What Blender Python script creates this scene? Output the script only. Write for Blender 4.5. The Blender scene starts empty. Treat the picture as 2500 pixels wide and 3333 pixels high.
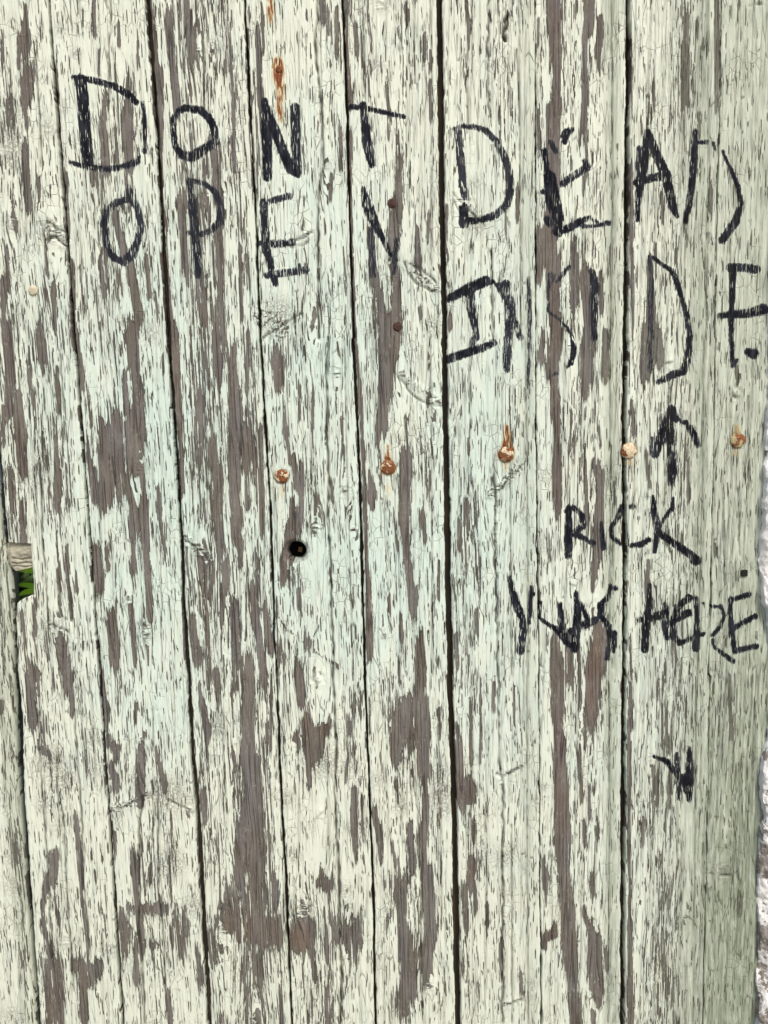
import bpy, bmesh, math, random
import numpy as np
from mathutils import Matrix, Vector
random.seed(4); rng = np.random.default_rng(11)
scene = bpy.context.scene
COL = scene.collection

# ------------------------------------------------------------------ camera
CAM_D, CAM_H = 0.85, 1.50
PITCH, ROLL = math.radians(7.1), math.radians(1.61)
FPX = 2708.0                       # focal length counted in photograph pixels (2500 wide)
cP, sP, cR, sR = math.cos(PITCH), math.sin(PITCH), math.cos(ROLL), math.sin(ROLL)
FWD = np.array((0, cP, -sP)); R0 = np.array((1.0, 0, 0)); U0 = np.array((0, sP, cP))
RIGHT = cR*R0 - sR*U0; UP = sR*R0 + cR*U0
cam_d = bpy.data.cameras.new('camera'); cam = bpy.data.objects.new('camera', cam_d); COL.objects.link(cam)
cam.matrix_world = Matrix(((RIGHT[0], UP[0], -FWD[0], 0), (RIGHT[1], UP[1], -FWD[1], -CAM_D),
                           (RIGHT[2], UP[2], -FWD[2], CAM_H), (0, 0, 0, 1)))
cam_d.sensor_fit = 'HORIZONTAL'; cam_d.sensor_width = 36; cam_d.lens = 36*FPX/2500
cam_d.clip_start = 0.01; cam_d.clip_end = 200
scene.camera = cam

# ------------------------------------------------------------------ daylight (bright overcast)
SUN_EL, SUN_AZ = 50.0, 22.0       # azimuth measured from straight in front of the door, to the left
w = bpy.data.worlds.new('World'); scene.world = w; w.use_nodes = True
nt = w.node_tree; bg = nt.nodes['Background']
sky = nt.nodes.new('ShaderNodeTexSky'); sky.sky_type = 'NISHITA'; sky.sun_disc = False
sky.sun_elevation = math.radians(SUN_EL); sky.sun_rotation = math.radians(180 + SUN_AZ*-1)
sky.air_density = 1.0; sky.dust_density = 4.0; sky.ozone_density = 0.6
nt.links.new(sky.outputs[0], bg.inputs[0]); bg.inputs[1].default_value = 0.10
sd = bpy.data.lights.new('sun', 'SUN'); sd.energy = 1.5; sd.angle = math.radians(14); sd.color = (1.0, 0.95, 0.87)
so = bpy.data.objects.new('sun', sd); COL.objects.link(so)
e, a = math.radians(SUN_EL), math.radians(SUN_AZ)
tosun = Vector((math.sin(a)*math.cos(e), -math.cos(a)*math.cos(e), math.sin(e)))
so.rotation_euler = tosun.to_track_quat('Z', 'Y').to_euler()
scene.view_settings.view_transform = 'Standard'; scene.view_settings.look = 'None'
scene.view_settings.gamma = 1.0; scene.view_settings.exposure = 0.66

# ------------------------------------------------------------------ photo measure -> door plane (y = 0)
def to_plane(u, v, y=0.0):
    u = np.asarray(u, float); v = np.asarray(v, float)
    a_ = (u-1250.0)/FPX; b_ = -(v-1666.5)/FPX
    d = FWD[None] + a_.reshape(-1, 1)*RIGHT[None] + b_.reshape(-1, 1)*UP[None]
    t = (CAM_D + y)/d[:, 1]
    return (d[:, 0]*t).reshape(u.shape), (CAM_H + d[:, 2]*t).reshape(u.shape)
PX = CAM_D/FPX

# ------------------------------------------------------------------ helpers
def tag(o, label=None, cat=None, group=None, kind=None):
    if label: o['label'] = label
    if cat: o['category'] = cat
    if group: o['group'] = group
    if kind: o['kind'] = kind
    return o
def empty(name, loc=(0, 0, 0)):
    o = bpy.data.objects.new(name, None); o.location = loc; o.empty_display_size = .05; COL.objects.link(o); return o
def link(name, me, mat, parent=None, smooth=True):
    o = bpy.data.objects.new(name, me); COL.objects.link(o)
    if mat: me.materials.append(mat)
    if parent is not None:
        o.parent = parent; o.matrix_parent_inverse = Matrix.Translation(-Vector(parent.location))
    if smooth: me.polygons.foreach_set('use_smooth', [True]*len(me.polygons))
    return o
def from_bm(name, bm, mat, parent=None, smooth=True):
    me = bpy.data.meshes.new(name); bm.to_mesh(me); bm.free(); return link(name, me, mat, parent, smooth)

# ------------------------------------------------------------------ field rasters, in photo-pixel measure over the door
STEP = 2.5; U0R, V0R = -450.0, -520.0; NU, NV = 1360, 1800
class Field:
    def __init__(s, base=0.0): s.a = np.full((NV, NU), base, np.float32)
    def _win(s, x0, x1, y0, y1):
        i0 = max(0, int((x0-U0R)/STEP)); i1 = min(NU, int((x1-U0R)/STEP)+2)
        j0 = max(0, int((y0-V0R)/STEP)); j1 = min(NV, int((y1-V0R)/STEP)+2)
        return i0, i1, j0, j1
    def stroke(s, pts, width, val=1.0, soft=8.0, ysq=1.0, mode='max'):
        """soft-edged stroke through pts (x, y[, w]); ysq<1 lets it fade out longer along the grain"""
        P = [(p[0], p[1], p[2] if len(p) > 2 else width) for p in pts]
        if len(P) == 1: P = P*2
        for (x0, y0, w0), (x1, y1, w1) in zip(P[:-1], P[1:]):
            m = max(w0, w1)/2 + soft + 3; my = m/ysq
            i0, i1, j0, j1 = s._win(min(x0, x1)-m, max(x0, x1)+m, min(y0, y1)-my, max(y0, y1)+my)
            if i1 <= i0 or j1 <= j0: continue
            X = U0R + STEP*np.arange(i0, i1)[None]; Y = V0R + STEP*np.arange(j0, j1)[:, None]
            dx, dy = x1-x0, y1-y0; L = dx*dx+dy*dy + 1e-6
            t = np.clip(((X-x0)*dx + (Y-y0)*dy)/L, 0, 1)
            d = np.sqrt((X-x0-t*dx)**2 + ((Y-y0-t*dy)*ysq)**2) - (w0+(w1-w0)*t)/2
            q = np.clip(.5 - d/(2*soft), 0, 1); q = q*q*(3-2*q)*val
            A = s.a[j0:j1, i0:i1]
            if mode == 'max': np.maximum(A, q, out=A)
            elif mode == 'add': A += q
            elif mode == 'min': A *= (1-q)
    def at(s, u, v):
        x = np.clip((u-U0R)/STEP, 0, NU-1.01); y = np.clip((v-V0R)/STEP, 0, NV-1.01)
        i = x.astype(int); j = y.astype(int); fx = x-i; fy = y-j; A = s.a
        return (A[j, i]*(1-fx)+A[j, i+1]*fx)*(1-fy) + (A[j+1, i]*(1-fx)+A[j+1, i+1]*fx)*fy
def vnoise(u, v, su, sv, seed):
    """smooth value noise at photo-pixel positions"""
    r = np.random.default_rng(seed); T = r.random((257, 257)).astype(np.float32)
    x = (u+5000)/su; y = (v+5000)/sv
    i = np.floor(x).astype(int); j = np.floor(y).astype(int); fx = x-i; fy = y-j
    fx = fx*fx*(3-2*fx); fy = fy*fy*(3-2*fy); i %= 256; j %= 256
    return (T[j, i]*(1-fx)+T[j, i+1]*fx)*(1-fy) + (T[j+1, i]*(1-fx)+T[j+1, i+1]*fx)*fy

REG = dict(A=(0, 0), B=(800, 0), C=(1600, 0), D=(0, 1100), E=(800, 1100), F=(1600, 1100), G=(0, 2200), H=(800, 2200), I=(1600, 2200))
K = 900/1659.0
def parse(txt):
    """'A 10,20 30,40 w 50 s .9' -> region points, width, strength"""
    out = []
    for ln in txt.strip().splitlines():
        ln = ln.split('#')[0].split()
        if not ln: continue
        ox, oy = REG[ln[0]]; pts = []; W = 20; S = 1.0; i = 1
        while i < len(ln):
            if ln[i] == 'w': W = float(ln[i+1])*K; i += 2; continue
            if ln[i] == 's': S = float(ln[i+1]); i += 2; continue
            p = [float(q) for q in ln[i].split(',')]
            q = [ox+p[0]*K, oy+p[1]*K]
            if len(p) > 2: q.append(p[2]*K)
            pts.append(q); i += 1
        out.append((pts, W, S))
    return out

# wide soft areas where the paint has thinned to stripes (strength = share bare)
THIN = """
A 60,250 60,700 w 200 s .34
A 60,700 w 170 s .6
A 120,900 150,1200 w 160 s .4
A 60,1450 80,2028 w 180 s .5
A 300,1500 330,2028 w 160 s .42
A 700,620 740,1000 w 260 s .48
A 560,1150 640,1700 w 260 s .48
A 820,1200 860,1700 w 120 s .42
A 560,1750 680,2028 w 260 s .5
A 1200,0 1220,330 w 420 s .56
A 1100,420 1140,1000 w 240 s .5
A 1380,300 1400,1000 w 180 s .42
A 1180,1100 1260,2028 w 340 s .58
A 1440,1100 1500,2028 w 110 s .5
B 30,100 70,1200 w 120 s .42
B 180,120 200,560 w 160 s .26
B 500,0 520,700 w 150 s .36
B 700,60 720,600 w 180 s .4
B 900,150 1080,500 w 220 s .3
B 700,1300 820,2028 w 220 s .52
B 1020,1250 1080,1500 w 180 s .34
B 1050,1850 1050,2028 w 200 s .36
B 420,1750 440,2028 w 320 s .3
B 1320,0 1330,380 w 140 s .38
B 1580,0 1600,900 w 140 s .36
B 1500,1100 1600,1500 w 160 s .26
C 60,0 60,1600 w 130 s .36
C 480,0 480,600 w 160 s .5
C 600,500 640,1400 w 140 s .3
C 1160,0 1170,900 w 210 s .55
C 1230,900 1240,2028 w 110 s .38
C 940,600 950,1500 w 130 s .38
C 1060,1450 1080,2028 w 300 s .45
C 500,1450 560,2028 w 240 s .5
D 60,0 60,1100 w 200 s .55
D 240,60 250,900 w 260 s .5
D 380,500 400,1600 w 120 s .45
D 600,0 640,560 w 260 s .42
D 780,700 830,1300 w 160 s .5
D 930,100 960,1250 w 120 s .36
D 680,1250 720,2028 w 220 s .36
D 1220,0 1230,1000 w 260 s .58
D 1480,0 1520,900 w 150 s .5
D 1240,1350 1290,2028 w 260 s .52
D 1500,1400 1550,2028 w 150 s .5
D 200,1650 240,2028 w 300 s .42
D 880,1650 900,2028 w 220 s .38
E 40,0 80,1800 w 120 s .55
E 250,0 280,560 w 170 s .4
E 380,300 400,1080 w 200 s .42
E 560,300 600,900 w 160 s .28
E 300,1450 340,1700 w 200 s .34
E 150,1700 230,2028 w 160 s .48
E 600,1250 640,1900 w 130 s .3
E 760,60 800,760 w 160 s .5
E 1090,480 1100,1150 w 170 s .36
E 870,1020 900,1560 w 220 s .3
E 1100,1200 1120,1750 w 160 s .4
E 1020,1750 1060,2028 w 220 s .5
E 1300,120 1300,900 w 170 s .36
E 1330,900 1360,2028 w 200 s .48
E 1590,300 1590,900 w 100 s .35
E 1560,1000 1580,2028 w 120 s .24
F 60,0 100,350 w 200 s .45
F 110,300 140,2028 w 120 s .28
F 500,100 520,900 w 300 s .5
F 560,850 620,1300 w 260 s .6
F 440,1300 460,1800 w 260 s .3
F 900,0 900,700 w 160 s .45
F 1060,300 1120,1000 w 260 s .52
F 1080,1000 1100,1900 w 320 s .5
F 920,1500 960,2028 w 180 s .4
F 620,1800 680,2028 w 200 s .6
G 200,0 250,280 w 230 s .45
G 480,0 520,500 w 140 s .42
G 320,500 340,800 w 200 s .4
G 560,900 620,1650 w 140 s .3
G 380,1300 420,1700 w 200 s .3
G 720,500 760,700 w 220 s .34
G 960,500 1000,900 w 200 s .4
G 1030,1060 1020,1200 w 140 s .45
G 920,1200 980,1650 w 300 s .42
G 900,1700 960,2028 w 200 s .3
G 1220,60 1260,1100 w 160 s .45
G 1480,0 1500,1500 w 330 s .55
G 1560,600 1590,1300 w 120 s .5
G 1480,1600 1520,2028 w 280 s .58
G 1300,1600 1340,2028 w 200 s .4
H 90,0 120,1900 w 180 s .55
H 320,60 340,600 w 220 s .4
H 640,60 680,1000 w 120 s .48
H 280,1500 480,1560 w 300 s .48
H 450,1650 470,2028 w 340 s .42
H 960,0 1000,500 w 300 s .5
H 900,560 930,1100 w 260 s .38
H 1150,500 1180,1300 w 120 s .45
H 1060,1000 1080,1800 w 240 s .55
H 850,1250 900,1800 w 160 s .45
H 1190,1300 1220,1900 w 90 s .3
H 840,1850 900,2028 w 160 s .35
H 1130,1900 1120,2028 w 160 s .4
H 1360,0 1380,900 w 220 s .52
H 1360,1000 1390,1750 w 220 s .46
H 1330,1800 1360,2028 w 120 s .34
H 1590,100 1600,700 w 120 s .25
I 110,50 130,420 w 80 s .42
I 540,0 560,1000 w 160 s .48
I 590,1000 600,1600 w 160 s .36
I 1060,0 1060,460 w 270 s .62
I 1030,560 1040,1300 w 260 s .66
I 1030,1300 1030,2088 w 260 s .64
I 1400,60 1420,900 w 200 s .4
I 900,60 900,900 w 80 s .3
I 1360,1300 1380,1700 w 150 s .15
"""
# traced bare patches
BARE = """
A 150,50 150,240,70 s .86
A 110,240 115,370 w 24
A 160,420 165,500,90 160,570,70
A 135,600 160,730 w 40 s .8
A 150,900 165,1200 w 52 s .9
A 230,1080 235,1160 w 22 s .9
A 12,200 10,450 w 18 s .8
A 40,1500 45,1720 w 34 s .85
A 12,1700 20,2028 w 34 s .92
A 320,1720 330,1960 w 30 s .85
A 270,1480 280,1600 w 34 s .85
A 380,1080 400,1150 w 12
A 570,0 565,190 w 30
A 500,70 500,200 w 12
A 365,60 370,190 w 9
A 595,320 595,440 w 22
A 825,250 825,400 w 14
A 710,150 712,250 w 18
A 335,440 350,570 w 26 s .9
A 620,600 615,760,50 640,960,70 s .74
A 760,680 780,960 w 60 s .8
A 555,1060 w 34
A 395,1080 405,1400 w 34 s .92
A 425,1600 440,2028 w 44 s .95
A 600,1580 625,1760 w 40 s .85
A 790,1650 830,1880 w 66 s .95
A 880,1560 900,1760 w 34 s .95
A 930,1780 945,1900 w 20
A 700,1330 745,1500 w 60 s .75
A 900,0 920,300,40 945,500,80 950,700,60 960,1000,34 975,1400,34 1000,1700,50 1030,2028,64 s 1
A 1130,130 1150,260 w 70 s .85
A 1010,120 1060,620 w 60 s .75
A 1260,850 1300,960,80 1310,1150,90 1330,1300,50 s .92
A 1400,600 1410,1000 w 26 s .85
A 1090,1200 1110,1600 w 60 s .7
A 1310,1400 1340,2028 w 60 s .78
A 1440,1500 1450,1900 w 30 s .85
A 1200,1650 1230,1900 w 50 s .75
B 70,200 90,600,44 w 44 s .93
B 98,40 105,300 w 20 s .8
B 458,0 462,90 w 44 s .96
B 493,60 497,180 w 18
B 542,80 545,310 w 30
B 567,800 572,980 w 28
B 512,1060 505,1190 w 24
B 590,1500 598,1650 w 12
B 410,1900 400,1960 w 30
B 345,880 345,930 w 12
B 600,0 610,350,30 625,600,38 w 34 s .97
B 622,850 632,1400,26 650,2028,34 s 1
B 655,180 668,300 w 32 s .96
B 740,100 752,290 w 20 s .8
B 842,520,24 862,690,22
B 912,830,16 925,1000,34 925,1180,70 900,1300,84 890,1420,80 890,1560,50 905,1700,60 900,1900,80 895,2028,90 s 1
B 750,1400,40 765,1650,50 s .97
B 790,1660 800,1850,110 820,2028,130 s .86
B 1030,1400,34 1034,1560,50
B 1105,510 1112,690 w 26
B 1108,330 1112,390 w 26
B 965,40 968,130 w 22
B 1075,230 1080,300 w 12
B 856,760 858,810 w 14
B 1048,1880 w 34
B 1228,1930 w 36
B 1325,0,18 1335,120,34 1338,270,14 s 1
B 1100,1300 1090,1420 w 22 s .9
B 1620,300 1618,400 w 14
B 1290,880 1305,1000 w 26
B 1628,1150 1630,1290 w 26 s .9
B 1205,1250 1200,1500 w 18 s .9
B 1560,1300 1560,1420 w 14
B 1460,80 1470,110 w 18
C 365,0,90 380,120,110 390,240,80 395,450,56 390,620,70 375,760,104 365,950,110 385,1050,70 375,1150,50 s 1
C 355,1180,40 350,1350,90 350,1450,140 370,1600,120 370,1800,100 390,2028,90 s 1
C 290,1420 285,1640 w 46 s .96
C 590,0,80 585,110,66 562,240,44 560,420,26 565,600,40 560,760,26 572,960,28 555,1150,20 s .97
C 655,150 650,250,46 635,300,40
C 285,120 280,250 w 16
C 283,680 288,880 w 22
C 545,640 535,860 w 22 s .9
C 600,360 590,460 w 18 s .8
C 500,1480 505,1560,40 495,1760,66 s .93
C 565,1700 600,2028 w 84 s .86
C 652,1660 662,1840 w 32
C 712,1490 704,1640 w 18
C 655,340 w 60 s .5
C 840,250 845,700 w 12 s .9
C 838,1000 840,1500 w 26 s .95
C 842,1500 845,2028 w 20 s .9
C 970,510 972,640 w 18
C 950,650 942,760 w 16
C 900,720 905,800 w 14
C 985,1480 985,1650 w 18
C 948,1580 955,1800,56 955,2028,66 s .97
C 1350,0 1355,220,40 1350,640,22 s .9
C 1310,1150 1312,1220 w 26 s .8
C 1165,100 1160,560 w 70 s .72
C 1245,700 1250,800 w 22 s .85
C 1020,1150 1030,1330 w 16 s .8
C 740,250 w 30 s .3
D 40,0,70 60,200,70 50,420,60 s .9
D 18,430 22,640 w 26 s .9
D 110,420,70 140,600,60 s .96
D 235,0 245,90 w 60 s .93
D 60,800 70,1000 w 46 s .7
D 120,680 135,760 w 60 s .85
D 128,1000,30 140,1230,44 s .96
D 330,620,20 345,860,54 345,970,50 s .97
D 355,1000 370,1130 w 22 s .9
D 335,1180,10 360,1590,16
D 400,1250,10 425,1650,20
D 455,1430 458,1500 w 20
D 340,200 355,450 w 34 s .7
D 210,500 205,660 w 24 s .8
D 460,20 490,240,56 s .9
D 470,430 500,640 w 20 s .9
D 530,700 560,860,56 570,900,60 s .97
D 545,1200,20 570,1320,60 600,1430,70 s .97
D 590,1850 610,2028 w 22 s .95
D 790,0,90 810,200,66 830,350,80 845,560,80 870,620,30 s .98
D 745,240 760,420 w 40 s .9
D 620,560,50 640,660,110 650,850,130 610,920,80 s .97
D 700,560 720,860 w 90 s .86
D 790,560 800,700 w 110 s .9
D 760,880 800,1000 w 60 s .85
D 850,1000 830,1090,60 800,1100,70 s .9
D 855,820 875,1000,40 870,1180,60 885,1320,40 890,1450,44 900,1640,50 s .97
D 810,1180 800,1370 w 30 s .9
D 950,910,20 968,1120,30 990,1300,8 s .96
D 640,1280 650,1370 w 28 s .9
D 700,1590 690,1700 w 20 s .85
D 675,1730 690,1880 w 70 s .95
D 795,1640,20 800,1780,40 810,1930,30 s .95
D 905,540 w 10
D 980,100 985,200 w 12
D 890,150 900,210 w 14
D 1050,0,50 1060,260,50 1075,480,40 1095,900,30 s .95
D 1290,0,60 1310,150,90 1310,230,50 s .95
D 1400,100,60 1405,400,90 1405,700,120 1410,950,84 1420,1150,80 1440,1300,60 1440,1370,20 s .98
D 1200,370 1195,430 w 60 s .9
D 1270,640,60 1300,860,110 1300,1040,80 1320,1240,70 s .86
D 1475,610 1480,700 w 70 s .92
D 1350,1400,50 1330,1680,44 s .9
D 1155,1730,50 1180,1880,66 s .95
D 1400,1680 1420,2028 w 90 s .78
D 1590,1620 1605,1800 w 40 s .9
D 1095,1560 1110,1900 w 20 s .9
D 1240,1700 1260,2028 w 60 s .6
D 150,1900 200,2028,150 s .8
D 130,1680 150,1850 w 34 s .75
D 370,1880 400,2028 w 80 s .88
D 195,1640 205,1760 w 40 s .75
D 500,1840 w 20 s .7
E 10,0 10,1000 w 40 s .72
E 85,560 95,1160 w 30 s .92
E 40,1550 110,2028 w 70 s .75
E 175,130,60 200,200,90 210,250,40 s .97
E 225,330,12 238,560,30 265,720,30 s .97
E 325,290 322,480 w 26 s .88
E 405,345 410,520 w 20 s .9
E 285,740 300,860 w 40 s .85
E 335,780 335,1040 w 34 s .9
E 285,1010,40 310,1060,90 s .97
E 258,1175,50 262,1240,70 225,1340,44 220,1430,50 s .98
E 318,1380 318,1470 w 14
E 315,1525 318,1600 w 26
E 515,880 522,960 w 24
E 572,500 575,560 w 14
E 505,1400 515,1500 w 14
E 632,780 640,850 w 10
E 185,1660 240,1745 310,1790 370,1850 430,1890 490,1930 570,1985 w 12 s .72
E 375,1845 420,1760 465,1690 w 11 s .7
E 380,1840 w 40 s .8
E 120,1600,30 150,1850,50 s .85
E 665,60,16 690,400,26 705,720,20 722,1200,28 735,1500,36 745,1850,50 s 1
E 860,0,130 850,180,130 830,330,100 820,480,80 790,640,30 s .98
E 740,820,10 755,940,50 765,1000,20 s .97
E 958,480,14 972,640,24 985,720,20 s .98
E 965,800,90 950,940,84 955,1100,84 965,1280,60 985,1450,64 1000,1560,70 1010,1660,30 s 1
E 1060,1080 1075,1200,34 s .93
E 890,1100 910,1260 w 14
E 930,1690 935,1780 w 30 s .9
E 1055,1780,40 1045,1900,80 1050,2028,90 s .9
E 1100,340 1095,390 w 20 s .9
E 1048,560 1050,680 w 12
E 860,1560 864,1620 w 20
E 1585,340,14 1592,620,16 s 1
E 1280,1100,18 1285,1260,20 s .95
E 1330,1000 1335,1140 w 24 s .92
E 1380,940 1385,1120 w 16 s .95
E 1335,620 1340,680 w 14
E 1385,1650 1390,1760 w 30 s .9
E 1260,1820 1270,1950 w 34 s .85
E 1160,1350 1158,1560 w 14
F 110,310,14 112,600,18 s .96
F 390,0,110 370,160,90 380,300,66 390,450,70 400,600,50 400,800,66 400,1000,60 s .98
F 310,0 300,100 w 40 s .8
F 580,20,90 575,160,120 560,300,50 s .97
F 690,0,50 685,170,60 670,200,30 s .96
F 480,460 470,680 w 24 s .85
F 650,560 655,640 w 14
F 615,760 650,840,60 655,1000,70 640,1250,70 610,1480,30 s .95
F 560,780 580,1100 w 30 s .8
F 465,1050 475,1200 w 30 s .85
F 735,850,10 745,980,26
F 370,1180 360,1100 w 20 s .8
F 345,1180 350,1320 w 12
F 640,1800,90 650,1880,160 620,2028,150 s .97
F 380,1880 380,2028 w 70 s .96
F 470,1840 470,2028 w 50 s .85
F 925,0,70 920,150,80 900,240,24 s .93
F 1005,20 1010,110 w 60 s .93
F 845,60 860,230 w 14 s .8
F 840,400 850,560 w 30 s .8
F 930,700 945,880 w 26 s .8
F 940,1360 930,1500 w 34 s .93
F 970,200 985,380 w 14
F 1240,1400 1235,1440 w 10
F 1350,1280 w 24 s .9
F 1475,200 1478,230 w 24 s .9
F 830,1800 840,2028 w 24 s .8
G 12,180 w 30 s .8
G 160,0,30 190,240,70 s .9
G 425,0 430,200 w 36 s .9
G 485,60 490,150 w 14 s .9
G 225,430 300,470 w 30 s .85
G 450,850,30 480,1080,36 490,1300,30 510,1500,24 525,1660,20 s .95
G 280,1120,10 330,1110,50 320,1180,60 280,1250,50 255,1380,34 s .97
G 325,1380 345,1450 w 44 s .88
G 260,1500 300,1700 w 50 s .85
G 250,1720,40 300,1800,110 340,1900,190 330,2088,210 s .98
G 430,1740,40 600,1760,44 560,1800,50 500,1850,80 500,2000,70 s .95
G 570,1180 575,1240 w 14
G 600,1380 605,1460 w 14 s .9
G 610,0 640,240,50 s .95
G 655,400,40 700,440,60 s .85
G 670,560 695,620,50 s .88
G 850,490,60 845,660,70 830,700,30 s 1
G 940,470,30 990,640,50 s .93
G 670,890,10 685,1000,30 690,1120,12 s 1
G 795,1040,30 810,1180,60 810,1280,40 s 1
G 815,1290 825,1400 w 34 s .95
G 820,190 815,250 w 24 s .9
G 870,350 w 20
G 900,1190 900,1230 w 34 s .9
G 760,1390 1005,1400 w 26 s .93
G 730,1460,60 745,1560,90 740,1620,30 s .95
G 830,1420,50 850,1640,50 s .93
G 815,1620 820,1800 w 44 s .93
G 1055,1380,30 1045,1480,40 s .93
G 1040,1560,60 1090,1560,110 1080,1640,40 s .98
G 1185,1650,30 1205,1800,60 s .95
G 860,1610 960,1615 w 18 s .9
G 1200,80,30 1245,330,50 s .9
G 1010,1960 1020,2000 w 60 s .8
G 1490,0,100 1480,200,110 1480,400,120 1505,650,150 1500,880,200 1450,1060,170 1430,1200,120 s .90
G 1290,0,40 1310,200,30 s .8
G 1220,760,60 1230,860,40 s .93
G 1350,1320,40 1640,1310,90 s .92
G 1270,1460,40 1500,1480,160 1640,1540,100 s .92
G 1260,1600 1280,1660 w 70 s .88
G 1540,1700 1560,2028 w 90 s .82
G 1460,1750 1480,1990 w 30 s .85
H 20,0,80 30,400,80 60,700,130 70,1100,130 60,1230,110 s .95
H 150,0 150,420 w 24 s .85
H 40,1540 190,1540 w 70 s .9
H 200,1880,30 215,2088,50 s .95
H 90,1650 100,2028 w 40 s .8
H 310,0 335,90 w 70 s .85
H 365,230,14 370,330,80 420,380,110 s .98
H 500,290,40 450,350,70 s .96
H 375,430,70 375,640,24 s .95
H 295,380 315,400 w 40 s .9
H 690,100 690,240 w 20
H 618,240,10 625,310,26
H 655,720,50 650,900,60 660,1080,30 s .96
H 700,740 700,940 w 22 s .95
H 610,520 600,620 w 16
H 430,1250,16 515,1250,30 470,1255,30 s .95
H 455,1200 w 34
H 400,1205 w 16
H 500,1280 505,1350 w 12
H 280,1565,70 390,1570,70 s .98
H 330,1600 345,1650 w 40 s .9
H 470,1420,30 480,1600,34 490,1700,24 s .93
H 400,1600,40 405,1780,44 s .86
H 540,1570 680,1540,90 s .9
H 650,1540,90 655,1680,60 s .95
H 340,1700 345,1900 w 14 s .95
H 485,1900 485,2088 w 30 s .93
H 395,1900 400,2028 w 14
H 745,150 748,330 w 14 s .9
H 770,840,40 800,960,50 805,1080,30 s .92
H 905,60,20 915,180,40 930,300,110 900,420,90 s .98
H 1040,170,110 1060,330,130 1065,480,90 1090,580,50 s .98
H 980,180 990,390 w 50 s .9
H 905,640 912,740 w 20
H 1085,560,40 1075,800,44 1065,960,60 1075,1150,60 1090,1260,100 1110,1500,100 1080,1700,90 1075,1820,40 s .96
H 985,920,40 1000,1120,50 s .95
H 880,1040 900,1120 w 24 s .9
H 960,1240,60 930,1300,100 940,1480,90 960,1640,140 980,1780,160 950,1920,120 s .97
H 900,1350 840,1500 w 40 s .75
H 1165,200 1165,340 w 26 s .85
H 1275,330,30 1280,560,60 1290,720,60 s .96
H 1350,180 1355,500 w 34 s .8
H 1310,760 1340,730,90 s .93
H 1370,910 1370,970 w 30
H 1355,1160 1350,1210 w 60 s .97
H 1315,1300 1325,1500 w 46 s .93
H 1375,1260 1380,1400 w 30 s .88
H 1450,1400 1450,1480 w 26
H 1410,120 1410,500 w 14 s .96
H 1530,1640 1532,1740 w 20
H 1490,100 1490,200 w 14 s .9
I 15,60 15,180 w 30 s .85
I 135,80 135,280 w 14 s .95
I 400,0,100 400,180,90 400,290,70 s 1
I 410,440,95 420,700,105 425,900,115 430,1100,84 450,1350,96 465,1500,116 480,1700,104 485,1890,60 s 1
I 610,0,120 600,200,100 600,270,50 s .98
I 530,0 525,160 w 26 s .85
I 530,430,20 540,720,34 s .97
I 590,680 588,850 w 22 s .95
I 560,900 565,1010 w 26 s .96
I 643,930 w 34
I 608,1230 610,1300 w 32
I 565,1450,30 600,1560,60 620,1700,110 640,1860,80 650,1920,30 s .98
I 310,1100,10 320,1230,44 330,1350,20 s .95
I 320,1580 380,1540,40 s .95
I 500,2010,80 510,2088,90 s .97
I 615,2060 620,2088 w 40 s .9
I 690,1690 690,1740 w 34 s .8
I 740,1800 w 24 s .7
I 385,960 375,990 w 16
I 622,650 620,690 w 14
I 175,1800 185,1900 w 18 s .9
I 62,1620 62,1800 w 20 s .9
I 825,300 830,1500 w 22 s .96
I 828,1500 835,2088 w 40 s .96
I 830,60 835,300 w 26 s .9
I 905,900 905,960 w 34 s .9
I 1490,1340 1490,1400 w 40 s .8
I 1430,60 1440,300 w 60 s .6
"""
# places where paint sits solid
SOLID = """
B 200,1560 260,1720 w 180 s .6
B 240,200 230,330 w 120 s .7
B 930,560 1040,820 w 120 s .5
B 1240,1350 1300,1600 w 60 s .8
B 1450,900 1450,1200 w 120 s .6
B 1440,1350 1440,1600 w 160 s .8
C 450,880 470,1000 w 90 s .9
C 500,1200 520,1300 w 130 s .9
C 770,0 770,1900 w 50 s .85
C 1330,0 1400,1500 w 120 s .3
E 1100,250 1100,420 w 150 s .6
E 470,1250 480,1500 w 140 s .8
E 1500,60 1500,560 w 120 s .5
E 1620,950 1620,1500 w 120 s .8
D 700,1500 740,1560 w 120 s .5
D 960,1350 980,1900 w 110 s .6
D 640,1000 690,1150 w 130 s .6
D 280,1300 300,1600 w 90 s .7
F 760,0 760,2028 w 40 s .85
F 500,1480 w 130 s .9
F 610,1560 w 130 s .9
F 1010,1320 w 120 s .9
F 1070,150 w 100 s .9
F 160,900 180,1300 w 130 s .7
G 60,900 130,2088 w 120 s .8
G 620,60 w 10 s 0
G 450,1000 420,1560 w 40 s .5
G 900,60 1000,200 w 260 s .6
G 740,900 720,1200 w 80 s .7
H 470,60 480,200 w 200 s .8
H 470,700 460,1100 w 220 s .55
H 980,800 1000,880 w 120 s .6
H 1580,700 1600,1500 w 120 s .7
I 150,650 150,1700 w 120 s .6
I 430,340 600,330 w 60 s .9
I 740,0 740,2088 w 50 s .85
I 1180,800 1170,1900 w 40 s .6
I 640,500 660,880 w 60 s .6
"""
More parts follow.
